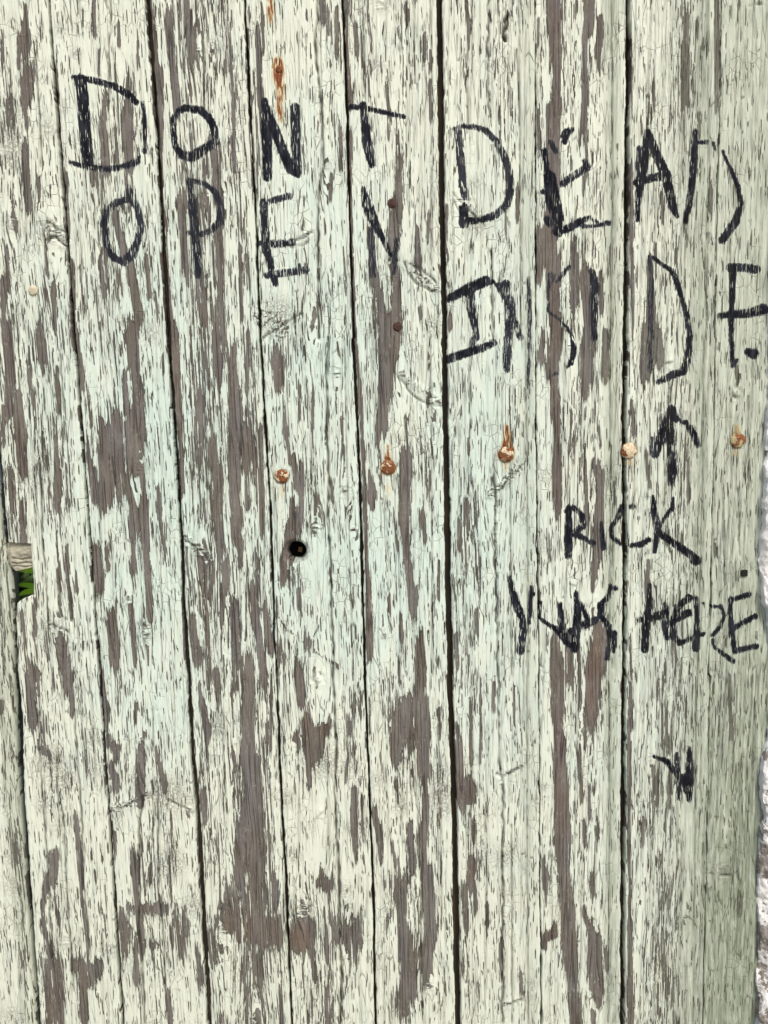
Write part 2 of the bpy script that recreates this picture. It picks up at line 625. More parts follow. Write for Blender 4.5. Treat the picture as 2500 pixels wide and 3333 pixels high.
# graffiti, brushed in black marker
INK = """
A 485,480 500,620 510,780 530,970 w 66
A 445,465,30 560,482,34 680,515,36 770,565,40 815,612,34
A 420,970,10 470,990,26 560,1008,34 650,1015,34 740,1000,34 820,970,40 832,945,20 s .9
A 855,615,18 868,700,20 868,800,22 870,915,20
A 1110,645 1195,655 1250,700 1285,770 1298,850 w 40
A 1290,850,44 1230,890,56 1150,940,60 1090,930,44 1050,880,34 1038,780,32 1040,710,34 1065,665,34 1110,645,40 s .93
B 112,600,30 120,700,56 125,850,58 128,1060,54
B 125,650,44 175,780,50 225,910,54 270,1010,60 312,1050,30
B 295,645,56 300,800,58 302,920,52 312,1040,40 s .88
B 632,640,30 720,650,28 830,675,26 950,700,22
B 705,625,30 715,740,50 730,880,52 755,990,34 s .97
A 770,1115,20 785,1180,50 825,1250,40 845,1340,38 830,1440,40 790,1530,60 740,1575,44 s .85
A 740,1575,36 680,1545,40 640,1460,38 622,1350,38 640,1265,40 700,1215,44 775,1190,40 s .85
A 1130,1075,24 1150,1200,48 1165,1350,50 1178,1500,48 1185,1650,40 s .85
A 1135,1080,28 1225,1098,26 1290,1150,34 1325,1240,38 1318,1330,44 1260,1385,36 1190,1410,30 1125,1395,24 s .85
B 100,1230,34 170,1200,36 262,1175,40 s .85
B 105,1210,40 112,1350,46 125,1500,46 150,1600,40 178,1700,36 s .9
B 90,1460,34 190,1462,44 280,1460,30 s .9
B 275,1452,44 s .9
B 130,1650,40 250,1635,44 360,1620,40 s .85
B 322,1590,20 322,1640,24 s .85
B 703,1130,20 725,1220,60 765,1320,56 805,1400,34 870,1530,24 s .93
B 752,1390,40 762,1650,38 s .76
B 905,1440,26 898,1560,34 890,1640,20 s .8
B 1275,790,46 1290,950,46 1300,1080,46 1312,1180,40 s .78
B 1305,1235,46 1312,1340,56 1330,1325,50 1400,1320,28 1440,1310,40
B 1235,775,14 1290,757,26 1370,758,30 1440,780,34 1500,840,36 1550,930,40 1583,1040,44 1588,1140,46 1565,1230,42 1500,1290,44 1420,1315,40 s .88
C 318,900 335,1020 w 30
C 350,1060,70 370,1200,84 400,1320,70 405,1400,40
C 355,850,26 385,905,28
C 428,812,24 455,790,44 490,775,22
C 440,850,30 450,800,34
C 430,1100,40 500,1050,40 575,1000,44 560,965,30 s .92
C 385,1390,44 460,1370,44 530,1330,40 585,1305,26
C 550,1360,22 630,1352,20 705,1335,30 s .9
C 580,1305 640,1330 w 12
C 335,1315,40 345,1340,36
C 312,1150,30
C 935,790,34 925,930,50 895,1100,46 880,1200,34 875,1320,26 s .96
C 885,885,24 878,1000,30 870,1110,24 s .85
C 940,800,40 985,920,50 1040,1040,56 1070,1160,52 1090,1250,44 1112,1300,24
C 870,1095,40 960,1070,44 1050,1050,50 s .96
C 1222,785,26 1215,950,40 1200,1120,36 1185,1230,40 1165,1330,30
C 1225,855,18 1290,852,22
C 1330,855 1342,900 w 14
C 1388,905,10 1410,960,16 1450,1040,22 1485,1130,26 1497,1230,30 1465,1330,48 1385,1440,44 s .98
C 1300,1410 1320,1450 w 44 s .5
B 1210,1795,40 1330,1735,56 1440,1685,60 1485,1690,20
B 1340,1720,52 1355,1850,52 1390,2028,30 s .9
E 1370,0 1360,40 w 36 s .8
E 1222,125,50 1340,85,46 1430,55,44 1495,30,28
E 1365,10,24 1360,70,30 s .8
B 1560,1710,60 1580,1850,48 1580,2028,44 s .85
E 1575,0,50 1568,120,48 1570,185,40 s .8
C 40,1710,34 105,1800,60 130,1900,36 175,2028,34 s .85
C 222,1660,16 228,1850,24 230,2028,24 s .8
F 228,0,24 225,200,20 222,360,12 s .7
F 10,20,40 s .7
C 470,1595,16 425,1650,24 395,1690,14 s .92
C 365,1650,40 350,1720,20 s .6
C 345,1640 342,1870 w 9 s .9
C 342,1870 400,1910 455,1965 490,2028 w 10 s .95
F 488,0,24 495,70,34 478,150,26 455,175,14
F 350,230,14 400,210,20 s .7
C 605,1630,40 622,1720,50 615,1880,44 620,2028,40 s .88
C 945,1540,22 960,1650,26 955,1850,34 955,2028,34 s .72
C 970,1545,22 1020,1585,20 1080,1625,28 1110,1690,32 1140,1790,26 1170,1880,30 1192,2028,30
F 1185,0,34 1180,120,44 1150,200,44 1080,225,40 1000,265,30 s .92
F 950,0,34 950,200,30 s .66
C 1455,1600,34 1445,1750,34 1440,1900,30 1440,2028,24
C 1435,1605,50 1520,1605,46 1590,1615,50 s .93
C 1370,1895,30 1450,1885,44 1540,1880,50 1635,1855,60
F 1440,0,26 1448,170,24 1475,130,16
F 1540,85,44 1575,95,60 s .95
F 1080,425,44 1050,530,66 1020,600,60 980,700,44 s .98
F 965,600,20 950,700,16 s .8
F 1090,440,40 1110,490,34
F 1165,505,26 1212,575,40 1238,645,30
F 1110,480,20 1150,510,18 s .8
F 1070,500,50 1078,700,44 1085,800,56 1080,875,34 s .93
F 465,1015,24 465,1150,50 462,1310,40
F 445,1040,16 490,1015,26 545,1065,30 550,1130,34 490,1175,34
F 490,1170,40 560,1205,30 615,1232,28
F 660,1110,18 672,1260,30
F 782,1010,24 765,1075,30 720,1135,20 725,1195,24 772,1235,20
F 845,1012,34
F 835,1245,24 900,1238,34 945,1210,26
F 965,955,20 975,1045,40 990,1150,30 980,1280,26 s .95
F 1090,960,14 1085,1020,28 1030,1090,20 990,1165,34 s .93
F 1000,1165,36 1100,1235,40 1200,1305,44 1225,1335,60
F 108,1440,24 135,1560,44 175,1660,44 190,1690,30
F 185,1650,24 190,1760,44 175,1880,44 s .9
F 240,1500,22 235,1600,24 228,1710,20
F 255,1540,20
F 290,1590,26 287,1680,16 340,1720,20 400,1755,36 445,1820,34 500,1875,24
F 415,1600,24 418,1700,40 440,1800,40
F 508,1530,24 520,1640,44 510,1760,50 500,1870,44
F 475,1760,36 560,1725,46 625,1695,40
F 540,1600,20 585,1710,26
F 715,1490,20 705,1550,28 655,1610,40 655,1670,30 705,1730,34 710,1810,24 695,1930,26
F 745,1505,30
F 740,1770,30 735,1880,24
F 950,1480,22 945,1600,34 925,1720,46 920,1870,40
F 885,1690,30 960,1680,44 1040,1655,46
F 1045,1600,30 1040,1720,44 1050,1800,26 s .9
F 1185,1560,44 1120,1612,34 1085,1700,34 1090,1790,40 1130,1832,30 1200,1800,26 1270,1775,24
F 1100,1695,30 1180,1650,44
F 1225,1560,24 1232,1700,24 1225,1860,46
F 1268,1590,18
F 1330,1612,12 1380,1612,18 1400,1670,18 1370,1740,24 1330,1785,20
F 1330,1815,20 1335,1855,14 1390,1895,24 1450,1940,26
F 1440,1565,24 1432,1650,26 1445,1780,30 1460,1880,24
F 1430,1575,22 1545,1540,30
F 1440,1755,24 1500,1715,30 1582,1670,30
F 1460,1882,30 1530,1862,30 1592,1850,30
I 970,482,14 1050,510,32 1100,575,34 1150,640,30
I 1112,465,18 1115,550,26 1125,640,28 1125,740,14 s .93
I 1185,430,14 1190,500,34 1190,600,54 1185,740,30
I 1150,600,26 1165,690,30
"""
RUST = """
B 140,0,34 150,60,40 145,130,14 s .8
B 190,370,60 195,430,74 205,520,50 200,640,30 210,730,18 s .8
B 198,415,50 s .8
E 852,645,8 850,720,34 855,775,66 s .95
E 850,782,100 s .45
E 860,880,60 860,960,30 s .22
E 215,835,100 s .2
E 215,900,50 220,960,30 s .25
E 1568,530,12 1570,620,44 1570,670,84 s 1
E 1565,700,104 s .7
E 1560,770,60 1560,800,30 s .3
F 825,672,106 s .3
F 830,740,60 s .3
F 1475,500,10 1475,560,40 s .42
F 1475,610,100 s .3
F 1475,690,60 s .25
"""
REDW = """
H 365,300 500,320 w 110 s .9
H 250,1565 400,1570 w 110 s 1
H 1355,1185 w 80 s 1
H 1290,560 1290,700 w 60 s .6
H 100,1530 w 160 s .6
G 1450,1500 w 170 s .9
G 330,1950 350,2088 w 160 s .7
I 350,1560 w 90 s 1
I 400,0 410,900 w 110 s .55
I 610,0 600,250 w 130 s .6
F 640,1830 640,2028 w 220 s .9
F 390,0 400,1000 w 110 s .35
F 1075,240 w 60 s .8
F 1150,490 w 60 s .8
C 390,100 350,2028 w 120 s .5
C 330,1500 w 130 s .4
B 1295,930 w 60 s .9
B 610,100 650,2028 w 60 s .5
E 690,60 740,1800 w 50 s .6
D 60,0 130,1200 w 130 s .45
D 1050,0 1100,600 w 60 s .6
A 920,100 1000,1900 w 110 s .45
A 70,0 150,500 w 150 s .2
E 200,200 230,1400 w 90 s .35
B 1160,1700 w 60 s .9
I 1490,1370 w 50 s 1
D 150,1980 w 120 s .5
"""
DIRT = """
A 60,640 70,940 w 140 s .8
A 560,180 w 60 s .9
A 460,320 w 60 s .8
A 370,190 w 60 s .7
A 270,480 w 50 s .7
A 380,660 w 60 s .5
A 290,770 w 110 s .6
A 300,1400 w 150 s .6
A 60,1340 w 110 s .5
A 740,1930 w 90 s .7
A 900,1990 w 120 s .7
A 1290,280 w 110 s .6
B 820,30 w 90 s .7
B 780,390 w 110 s .7
B 210,1880 w 180 s .8
B 740,1990 w 90 s .6
B 1130,1960 w 120 s .7
B 1380,1100 w 90 s .55
B 880,1560 w 60 s .9
B 1390,1330 w 170 s .5
B 490,990 w 90 s .5
D 240,730 230,850 w 110 s .7
D 830,780 w 120 s .8
D 1200,1290 w 110 s .5
D 300,1740 w 140 s .6
D 360,1830 w 110 s .7
D 770,1580 w 90 s .7
D 880,1760 w 120 s .6
D 1240,1880 w 90 s .7
D 140,800 w 110 s .6
E 540,200 w 80 s .5
E 600,920 w 80 s .5
E 600,1700 w 40 s .6
F 290,1240 w 120 s .5
F 330,830 w 100 s .5
F 1170,650 w 120 s .4
F 960,1030 w 60 s .7
G 300,500 w 160 s .8
G 380,620 w 160 s .8
G 260,770 w 110 s .8
G 550,400 w 120 s .6
G 560,560 w 110 s .6
G 80,1080 w 120 s .7
G 90,1260 w 130 s .6
G 1000,700 w 220 s .8
G 700,870 w 80 s .6
G 1030,1130 w 160 s .9
G 820,620 w 120 s .6
G 1160,1390 w 110 s .7
G 1110,740 w 110 s .7
G 380,1600 w 110 s .6
G 650,1650 w 120 s .6
G 360,900 w 120 s .5
G 1310,320 w 110 s .6
G 70,2040 w 120 s .6
H 450,510 w 200 s .85
H 590,560 w 110 s .7
H 230,740 w 110 s .7
H 290,1080 w 90 s .7
H 480,1010 w 50 s .6
H 590,1290 w 120 s .5
H 1170,600 1180,780 w 150 s .7
H 930,790 w 90 s .6
H 1430,1080 w 170 s .4
H 1570,1090 w 120 s .8
H 1550,1310 w 60 s .8
H 680,900 w 110 s .7
H 610,1380 w 90 s .5
H 800,620 w 120 s .5
H 150,720 w 90 s .6
I 90,1090 w 130 s .8
I 270,760 w 60 s .8
I 320,670 w 50 s .8
I 200,1160 w 70 s .6
I 960,490 w 60 s .6
I 1340,1170 w 150 s .4
I 250,1850 w 60 s .7
"""
peel = Field(.075); ink = Field(); rust = Field(); redw = Field(); dirt = Field(); tint = Field(); algae_shade = Field(); greyw = Field()
for p, W, S in parse(THIN): peel.stroke(p, W, S*(.80 if p[0][0] < 1150 else .66), soft=W*.40+6, ysq=.5)
for p, W, S in parse(SOLID): peel.stroke(p, W, S, soft=W*.3+6, mode='min')
fw = lambda w_: .92 if w_ < 50 else .92 - min(.22, (w_-50)*.006)
for p, W, S in parse(BARE):
    if max([W] + [q[2] for q in p if len(q) > 2]) > 46 and not (p[0][0] > 1780 and p[0][1] > 2190): S *= .86      # the widest bare places keep some slivers of paint
    if p[0][1] > 2900 and p[0][0] < 1300: S *= .84      # low down the loss is scattered rather than whole
    peel.stroke([(q[0], q[1], q[2]*fw(q[2])) if len(q) > 2 else q for q in p], W*fw(W), min(.97, S+.02), soft=6+.12*max([W] + [q[2] for q in p if len(q) > 2]), ysq=.27)
for p, W, S in parse(INK): ink.stroke([(q[0], q[1], max(q[2]*1.04+3.5, 11.5)) if len(q) > 2 else q for q in p], max(W*1.04+3.5, 10), S, soft=5.0)
for p, W, S in parse(RUST): rust.stroke(p, W+3, S, soft=W*.28+3)
for p, W, S in parse(REDW): redw.stroke(p, W, S, soft=W*.5+8)
dirt.stroke([(962, 1796)], 84, .8, soft=9)
for p, W, S in parse(DIRT): dirt.stroke(p, W*.9, min(1, S*1.15), soft=W*.4+6)
# cooler, mintier paint through the middle of the door; cream toward the borders
for (x, y, ww, hh, s) in [(520, 1500, 420, 900, .95), (1050, 1150, 420, 700, .8), (1180, 1850, 700, 500, .9), (1560, 1650, 300, 900, .9),
                          (1050, 700, 250, 500, .6), (450, 1900, 300, 700, .8), (1650, 1200, 260, 900, .55), (180, 1250, 260, 600, .6),
                          (2080, 2300, 500, 1100, .35), (520, 1000, 300, 500, .7), (520, 2280, 300, 300, .7), (1620, 2250, 260, 500, .6)]:
    Y, X = np.mgrid[0:NV, 0:NU]; X = U0R+STEP*X; Y = V0R+STEP*Y
    tint.a = np.maximum(tint.a, s*np.exp(-(((X-x)/ww)**2 + ((Y-y)/hh)**2)*1.6)).astype(np.float32)
Y, X = np.mgrid[0:NV, 0:NU]; X = U0R+STEP*X; Y = V0R+STEP*Y
sm = lambda a, b, x: (lambda t: t*t*(3-2*t))(np.clip((x-a)/(b-a), 0, 1))
algae_shade.a = (sm(2080, 2480, X)*.7 + sm(1400, 3000, Y)*sm(2080, 2330, X)*.6 + sm(2300, 3400, Y)*.12 + .05).astype(np.float32)  # algae on the right-hand boards; also slightly darker towards the bottom
for pts, ww, s in [([(1997, -400), (1990, 3700)], 44, .95), ([(2287, -400), (2285, 1500), (2262, 3700)], 56, .98), ([(2490, 500), (2500, 1300)], 90, .5),
                   ([(1715, -400), (1725, 3700)], 46, .5), ([(1385, -400), (1410, 1000)], 60, .15), ([(2230, 0), (2240, 900)], 90, .5), ([(2330, 0), (2340, 1000)], 40, .4)]:
    algae_shade.stroke(pts, ww, s, soft=26)
greyw.a = (sm(2060, 2130, X)).astype(np.float32)

B1L = [(-75, -390), (-45, 300), (-20, 1000), (-3, 1450), (16, 1670), (25, 1762), (29, 1768), (97, 1770), (99, 1800), (103, 1860), (107, 1900), (108, 1938), (80, 1946), (62, 1956),
       (53, 1965), (50, 1975), (50, 2010), (52, 2077), (57, 2200), (65, 2270), (71, 2336), (76, 2580), (90, 2743), (103, 2960), (114, 3122), (130, 3333), (146, 3720)]
PLR = [(-90, -390), (-62, 300), (-36, 1000), (-14, 1500), (12, 1774), (30, 1844), (38, 1874), (42, 1948), (44, 2023), (46, 2098), (46, 2200), (50, 2290), (55, 2400), (62, 2580), (78, 2743), (93, 2960), (108, 3122), (124, 3333), (140, 3720)]
# ------------------------------------------------------------------ knots, cracks and grooves of the boards
KN = """
A 1195,290 60 1
A 1270,300 40 1
A 630,440 44 0
A 720,430 40 0
A 1240,1170 44 0
A 1340,1170 44 0
A 80,1340 70 1
A 330,1400 110 2
A 250,1360 60 1
B 875,1560 50 2
B 1140,1700 70 2
B 360,1400 70 1
B 400,1950 60 1
B 490,1000 50 1
B 800,40 60 1
B 1280,1200 110 2
D 830,780 60 1
D 1220,1310 60 2
D 350,1740 70 1
D 770,1580 60 1
D 880,1765 60 1
E 540,200 60 2
E 930,230 60 2
E 1130,380 70 2
E 600,915 70 2
E 425,1140 70 2
E 650,1150 60 2
E 825,1790 50 1
E 485,650 34 1
E 1500,920 70 2
F 480,60 60 1
F 1070,140 60 1
F 1005,1325 70 0
F 500,1480 50 0
F 620,1565 80 0
F 1465,330 80 2
F 1600,1780 60 1
G 840,740 60 2
G 1130,790 50 2
G 1465,980 40 1
G 1350,1520 90 1
G 390,1600 50 1
G 1540,2060 60 1
G 1410,415 30 0
H 430,20 90 2
H 450,810 50 1
H 545,430 60 2
H 600,1710 40 1
H 1115,1860 80 1
H 700,1780 40 0
H 340,1420 80 2
H 1535,600 60 2
H 590,1290 60 1
I 405,330 44 1
I 550,320 50 0
I 960,490 50 0
I 1390,1160 90 1
I 890,1410 50 0
I 1175,1440 70 1
I 620,1920 80 1
I 480,1920 60 1
I 1175,420 30 1
D 130,1230 10 0
"""
knots = []
for ln in KN.strip().splitlines():
    r, xy, rad, st = ln.split(); x, y = map(float, xy.split(',')); ox, oy = REG[r]
    knots.append((ox+x*K, oy+y*K, float(rad)*K, int(st)))
# (points, width px, depth mm, roughness px)
CR = []
def crk(txt, wd, dp, rough=1.5):
    for p, W, S in parse(txt): CR.append((p, wd, dp, rough))
crk("""B 430,0 432,110 415,190 418,340 440,520 458,740 465,900 466,1000 445,1080 435,1200 432,1500 436,1800 440,2028
E 496,0 482,200 488,300 480,560 490,680 497,900 486,1100 500,1250 512,1400 512,1700 525,1850 522,2028
H 522,0 530,120 535,300 545,450 530,700 545,950 562,1250 560,1500 575,1800 568,2088""", 7.5, 3.6, 2)
crk("""E 1490,700 1497,980 1490,1200 1502,1400 1508,1800 1508,2028
H 1515,0 1515,300 1525,560 1545,640 1545,1500 1540,1900 1545,2088
B 1455,0 1455,400 1460,700
B 1475,1500 1480,2028""", 6.5, 2.8, 4)
crk("""B 1572,80 1562,120 1556,160 1545,205 1562,240""", 13, 4.5, 3)
crk("""G 855,750 835,900 830,1100 838,1280 830,1500 850,1700 868,2088""", 7, 3.4, 2)
crk("""A 660,0 664,120 650,330 662,480
A 905,1100 w 5
G 440,200 465,560 490,900 500,1250 530,1600 540,1700
G 220,200 250,700 275,1050 300,1500 310,1700
G 355,700 380,900 400,1350 430,1750 440,1900
G 915,200 915,450
G 945,700 950,1300 985,1600 990,1900
A 205,300 235,700 245,1000
A 230,1300 280,1500
D 245,850 250,1200 275,1500 290,1700
D 415,1500 430,1700
D 355,100 380,450""", 5.6, 2.2, 2)
crk("""H 1005,350 1050,1200 1052,1650 1060,2028
B 700,0 715,600 720,700
B 1010,0 1015,500
B 1330,300 1330,800
E 295,1060 295,1215
I 120,900 125,2088
F 112,600 115,1500 120,2028
F 1070,200 1075,500
C 155,300 170,900
B 205,250 w 4
I 1470,1000 1475,1180 1500,1250
I 1450,1080 1455,1400
C 1430,1400 1435,1900
F 1430,300 1440,900
F 1540,350 1545,900
F 1390,900 1400,1500
F 1480,900 1490,1300""", 4.5, 1.8, 1.5)
# bead lines planed along the right-hand edge of the boards
crk("""C 165,0 172,900 175,2028
F 205,0 215,1000 220,2028
I 212,0 215,1000 220,2088
C 722,0 728,1000 718,2028
F 712,0 715,1000 705,2028
I 705,0 708,1000 700,2088
C 1300,0 1300,1000 1288,2028
F 1275,0 1270,600 1250,1500 1232,2028
I 1225,0 1220,1000 1210,2088
B 1105,0 1110,300 1120,700
B 1115,1000 1108,1300 1115,1600
E 1105,0 1112,300 1115,900 1120,2028
H 1150,300 1170,900 1175,1500
E 590,0 600,400 605,700 612,900 635,1700 640,2028""", 4.5, 1.1, 1.0)
# branch knots tearing across the grain
crk("""B 945,1580 1000,1680 1060,1720 1120,1750 1180,1752
B 945,1570 1010,1590 1080,1640 1150,1700
B 1235,1150 1300,1220 1340,1260 1390,1310
B 95,2028 180,1980 270,1920 330,1880
E 935,250 970,310 1040,370 1100,400 1190,405
E 1655,760 1590,840 1520,920 1460,940
G 655,815 740,790 830,740 895,715
G 990,740 1080,780 1160,825
D 1090,1190 1150,1240 1210,1290 1255,1340
A 290,1320 330,1370 400,1395
A 260,1440 330,1420 395,1470
B 300,1440 350,1420 400,1385
B 270,1480 340,1470 370,1440
H 245,1460 320,1430 400,1380
H 1500,590 1550,600 1659,545
H 1540,1985 1659,1945
I 70,600 160,570
I 1300,1185 1400,1200 1470,1190
D 290,1720 360,1740 420,1775
C 1550,30 1640,20""", 6, 2.0, 5)

DEP = Field()      # depth of cracks in mm
CRK = Field()      # 0..1 painted darkening along the cracks: their shade plus some lodged dirt
for pts, wd, dp, ro in CR:
    # resample with a small wander so no crack is a ruled line
    out = []
    for (a_, b_) in zip(pts[:-1], pts[1:]):
        n = max(2, int(math.hypot(b_[0]-a_[0], b_[1]-a_[1])/18))
        for k in range(n): out.append((a_[0]+(b_[0]-a_[0])*k/n, a_[1]+(b_[1]-a_[1])*k/n))
    out.append(tuple(pts[-1][:2])) 
    out = [(x+random.uniform(-1, 1)*ro, y, max(1.5, wd*random.uniform(.35, 1.25))) for x, y in out]
    DEP.stroke(out, wd, dp, soft=3.2, mode='max'); CRK.stroke(out, wd, min(1, .74+dp*.1), soft=3.0)
for (bu, bv, br) in ((917, 1550, 25), (1264, 1521, 27), (1648, 1478, 26), (2047, 1467, 28), (2402, 1434, 25.5)):
    ringp = [(bu+br*math.cos(k*.2), bv+br*math.sin(k*.2), random.uniform(.5, 3.2)) for k in range(33)]
    CRK.stroke(ringp, 3, .75, soft=2.2); DEP.stroke(ringp, 3, .8, soft=3)
for _ in range(900):   # long checks that run with the grain, most of them on the weathered right-hand boards
    x = random.choice((random.uniform(-300, 2500), random.uniform(2060, 2480), random.uniform(1180, 2480))); y = random.uniform(-380, 3600); L = random.uniform(160, 620)
    sl = -(x-1240)/23000; n = int(L/22); ww = random.uniform(1.0, 2.4); dd = random.uniform(.4, 1.3); ph = random.uniform(0, 6)
    pts = [(x+sl*L*k/n+1.8*math.sin(k*.35+ph)+random.uniform(-.7, .7), y+L*k/n, ww*random.uniform(.4, 1.3)*math.sin(math.pi*(k+.6)/(n+1.2))**.4) for k in range(n+1)]
    DEP.stroke(pts, ww, dd, soft=2.6); CRK.stroke(pts, ww, random.uniform(.6, 1.0), soft=2.3)
# short splits scattered along the grain
for _ in range(1500):
    x = random.uniform(-300, 2520); y = random.uniform(-380, 3700); L = random.choice((30, 60, 60, 120, 220)); x1 = x - (x-1240)*L/23000
    n = max(2, L//25); ww = random.uniform(1.2, 3.0); dd = random.uniform(.35, 1.2)
    pts = [(x+(x1-x)*k/n+random.uniform(-1, 1), y+L*k/n, ww) for k in range(n+1)]
    DEP.stroke(pts, ww, dd, soft=2.6); CRK.stroke(pts, ww, random.uniform(.25, .65), soft=2.4)
BRK = Field()      # paint broken into crumbs (no grain direction)
for kx, ky, kr, st in knots:
    BRK.stroke([(kx, ky)], kr*.6, (.3, .55, .9)[st], soft=kr*.45+3)
for p, W, S in parse("""B 970,1600 1140,1730 w 60 s .95
E 940,230 1180,390 w 40 s .8
E 1640,780 1470,940 w 60 s 1
E 1500,980 1505,1300 w 26 s .7
G 660,810 880,720 w 50 s .8
D 1100,1200 1250,1330 w 50 s .7
B 110,1900 200,1960 w 130 s .9
B 1250,1180 1420,1320 w 60 s .7
H 1530,560 1550,1500 w 24 s .8
H 1530,600 1650,550 w 30 s .8
H 1540,1980 1650,1950 w 30 s .8
A 300,1340 390,1460 w 70 s .8
I 1300,1170 1460,1170 w 60 s .6"""): BRK.stroke(p, W, S, soft=10)

algae_shade.stroke([(u-26, v) for u, v in PLR], 60, .6, soft=16); greyw.stroke([(u-26, v) for u, v in PLR], 60, .9, soft=16)  # plank's rounded edge: grey-green, with its shaded side put into the colour
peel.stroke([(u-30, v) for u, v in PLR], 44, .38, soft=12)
# ------------------------------------------------------------------ node helpers
class N:
    def __init__(s, name):
        s.m = bpy.data.materials.new(name); s.m.use_nodes = True; s.t = s.m.node_tree
        s.b = s.t.nodes['Principled BSDF']
    def n(s, typ, **kw):
        o = s.t.nodes.new(typ)
        for k, v in kw.items(): setattr(o, k, v)
        return o
    def put(s, sock, v):
        if hasattr(v, 'is_linked') or isinstance(v, bpy.types.NodeSocket): s.t.links.new(v, sock)
        else: sock.default_value = v
    def m_(s, op, a, b=0.0, c=0.0, clamp=False):
        o = s.n('ShaderNodeMath', operation=op, use_clamp=clamp)
        s.put(o.inputs[0], a); s.put(o.inputs[1], b); s.put(o.inputs[2], c); return o.outputs[0]
    def mix(s, f, a, b, mode='MIX'):
        o = s.n('ShaderNodeMix', data_type='RGBA', blend_type=mode); s.put(o.inputs[0], f)
        for k, v in ((6, a), (7, b)): s.put(o.inputs[k], v if not isinstance(v, tuple) else (*v, 1)[:4])
        return o.outputs[2]
    def attr(s, name): return s.n('ShaderNodeAttribute', attribute_name=name).outputs['Fac']
    def ss(s, x, a, b, c=0.0, d=1.0):
        o = s.n('ShaderNodeMapRange', interpolation_type='SMOOTHSTEP')
        for k, v in enumerate((x, a, b, c, d)): s.put(o.inputs[k], v)
        return o.outputs[0]
    def vec(s, x, y, z=0.0):
        o = s.n('ShaderNodeCombineXYZ'); s.put(o.inputs[0], x); s.put(o.inputs[1], y); s.put(o.inputs[2], z); return o.outputs[0]
    def noise(s, v, scale=1.0, det=2.0, rough=.5, dist=0.0):
        o = s.n('ShaderNodeTexNoise', noise_dimensions='3D'); s.put(o.inputs['Vector'], v)
        o.inputs['Scale'].default_value = scale; o.inputs['Detail'].default_value = det
        o.inputs['Roughness'].default_value = rough; o.inputs['Distortion'].default_value = dist; return o.outputs[0]
    def voro(s, v, feature='F1', out='Color', dist='EUCLIDEAN', rnd=1.0):
        o = s.n('ShaderNodeTexVoronoi', voronoi_dimensions='2D', feature=feature)
        if feature != 'DISTANCE_TO_EDGE': o.distance = dist
        s.put(o.inputs['Vector'], v); o.inputs['Scale'].default_value = 1; o.inputs['Randomness'].default_value = rnd
        r = o.outputs[out]
        if out == 'Color':
            q = s.n('ShaderNodeSeparateColor'); s.t.links.new(r, q.inputs[0]); return q.outputs[0]
        return r

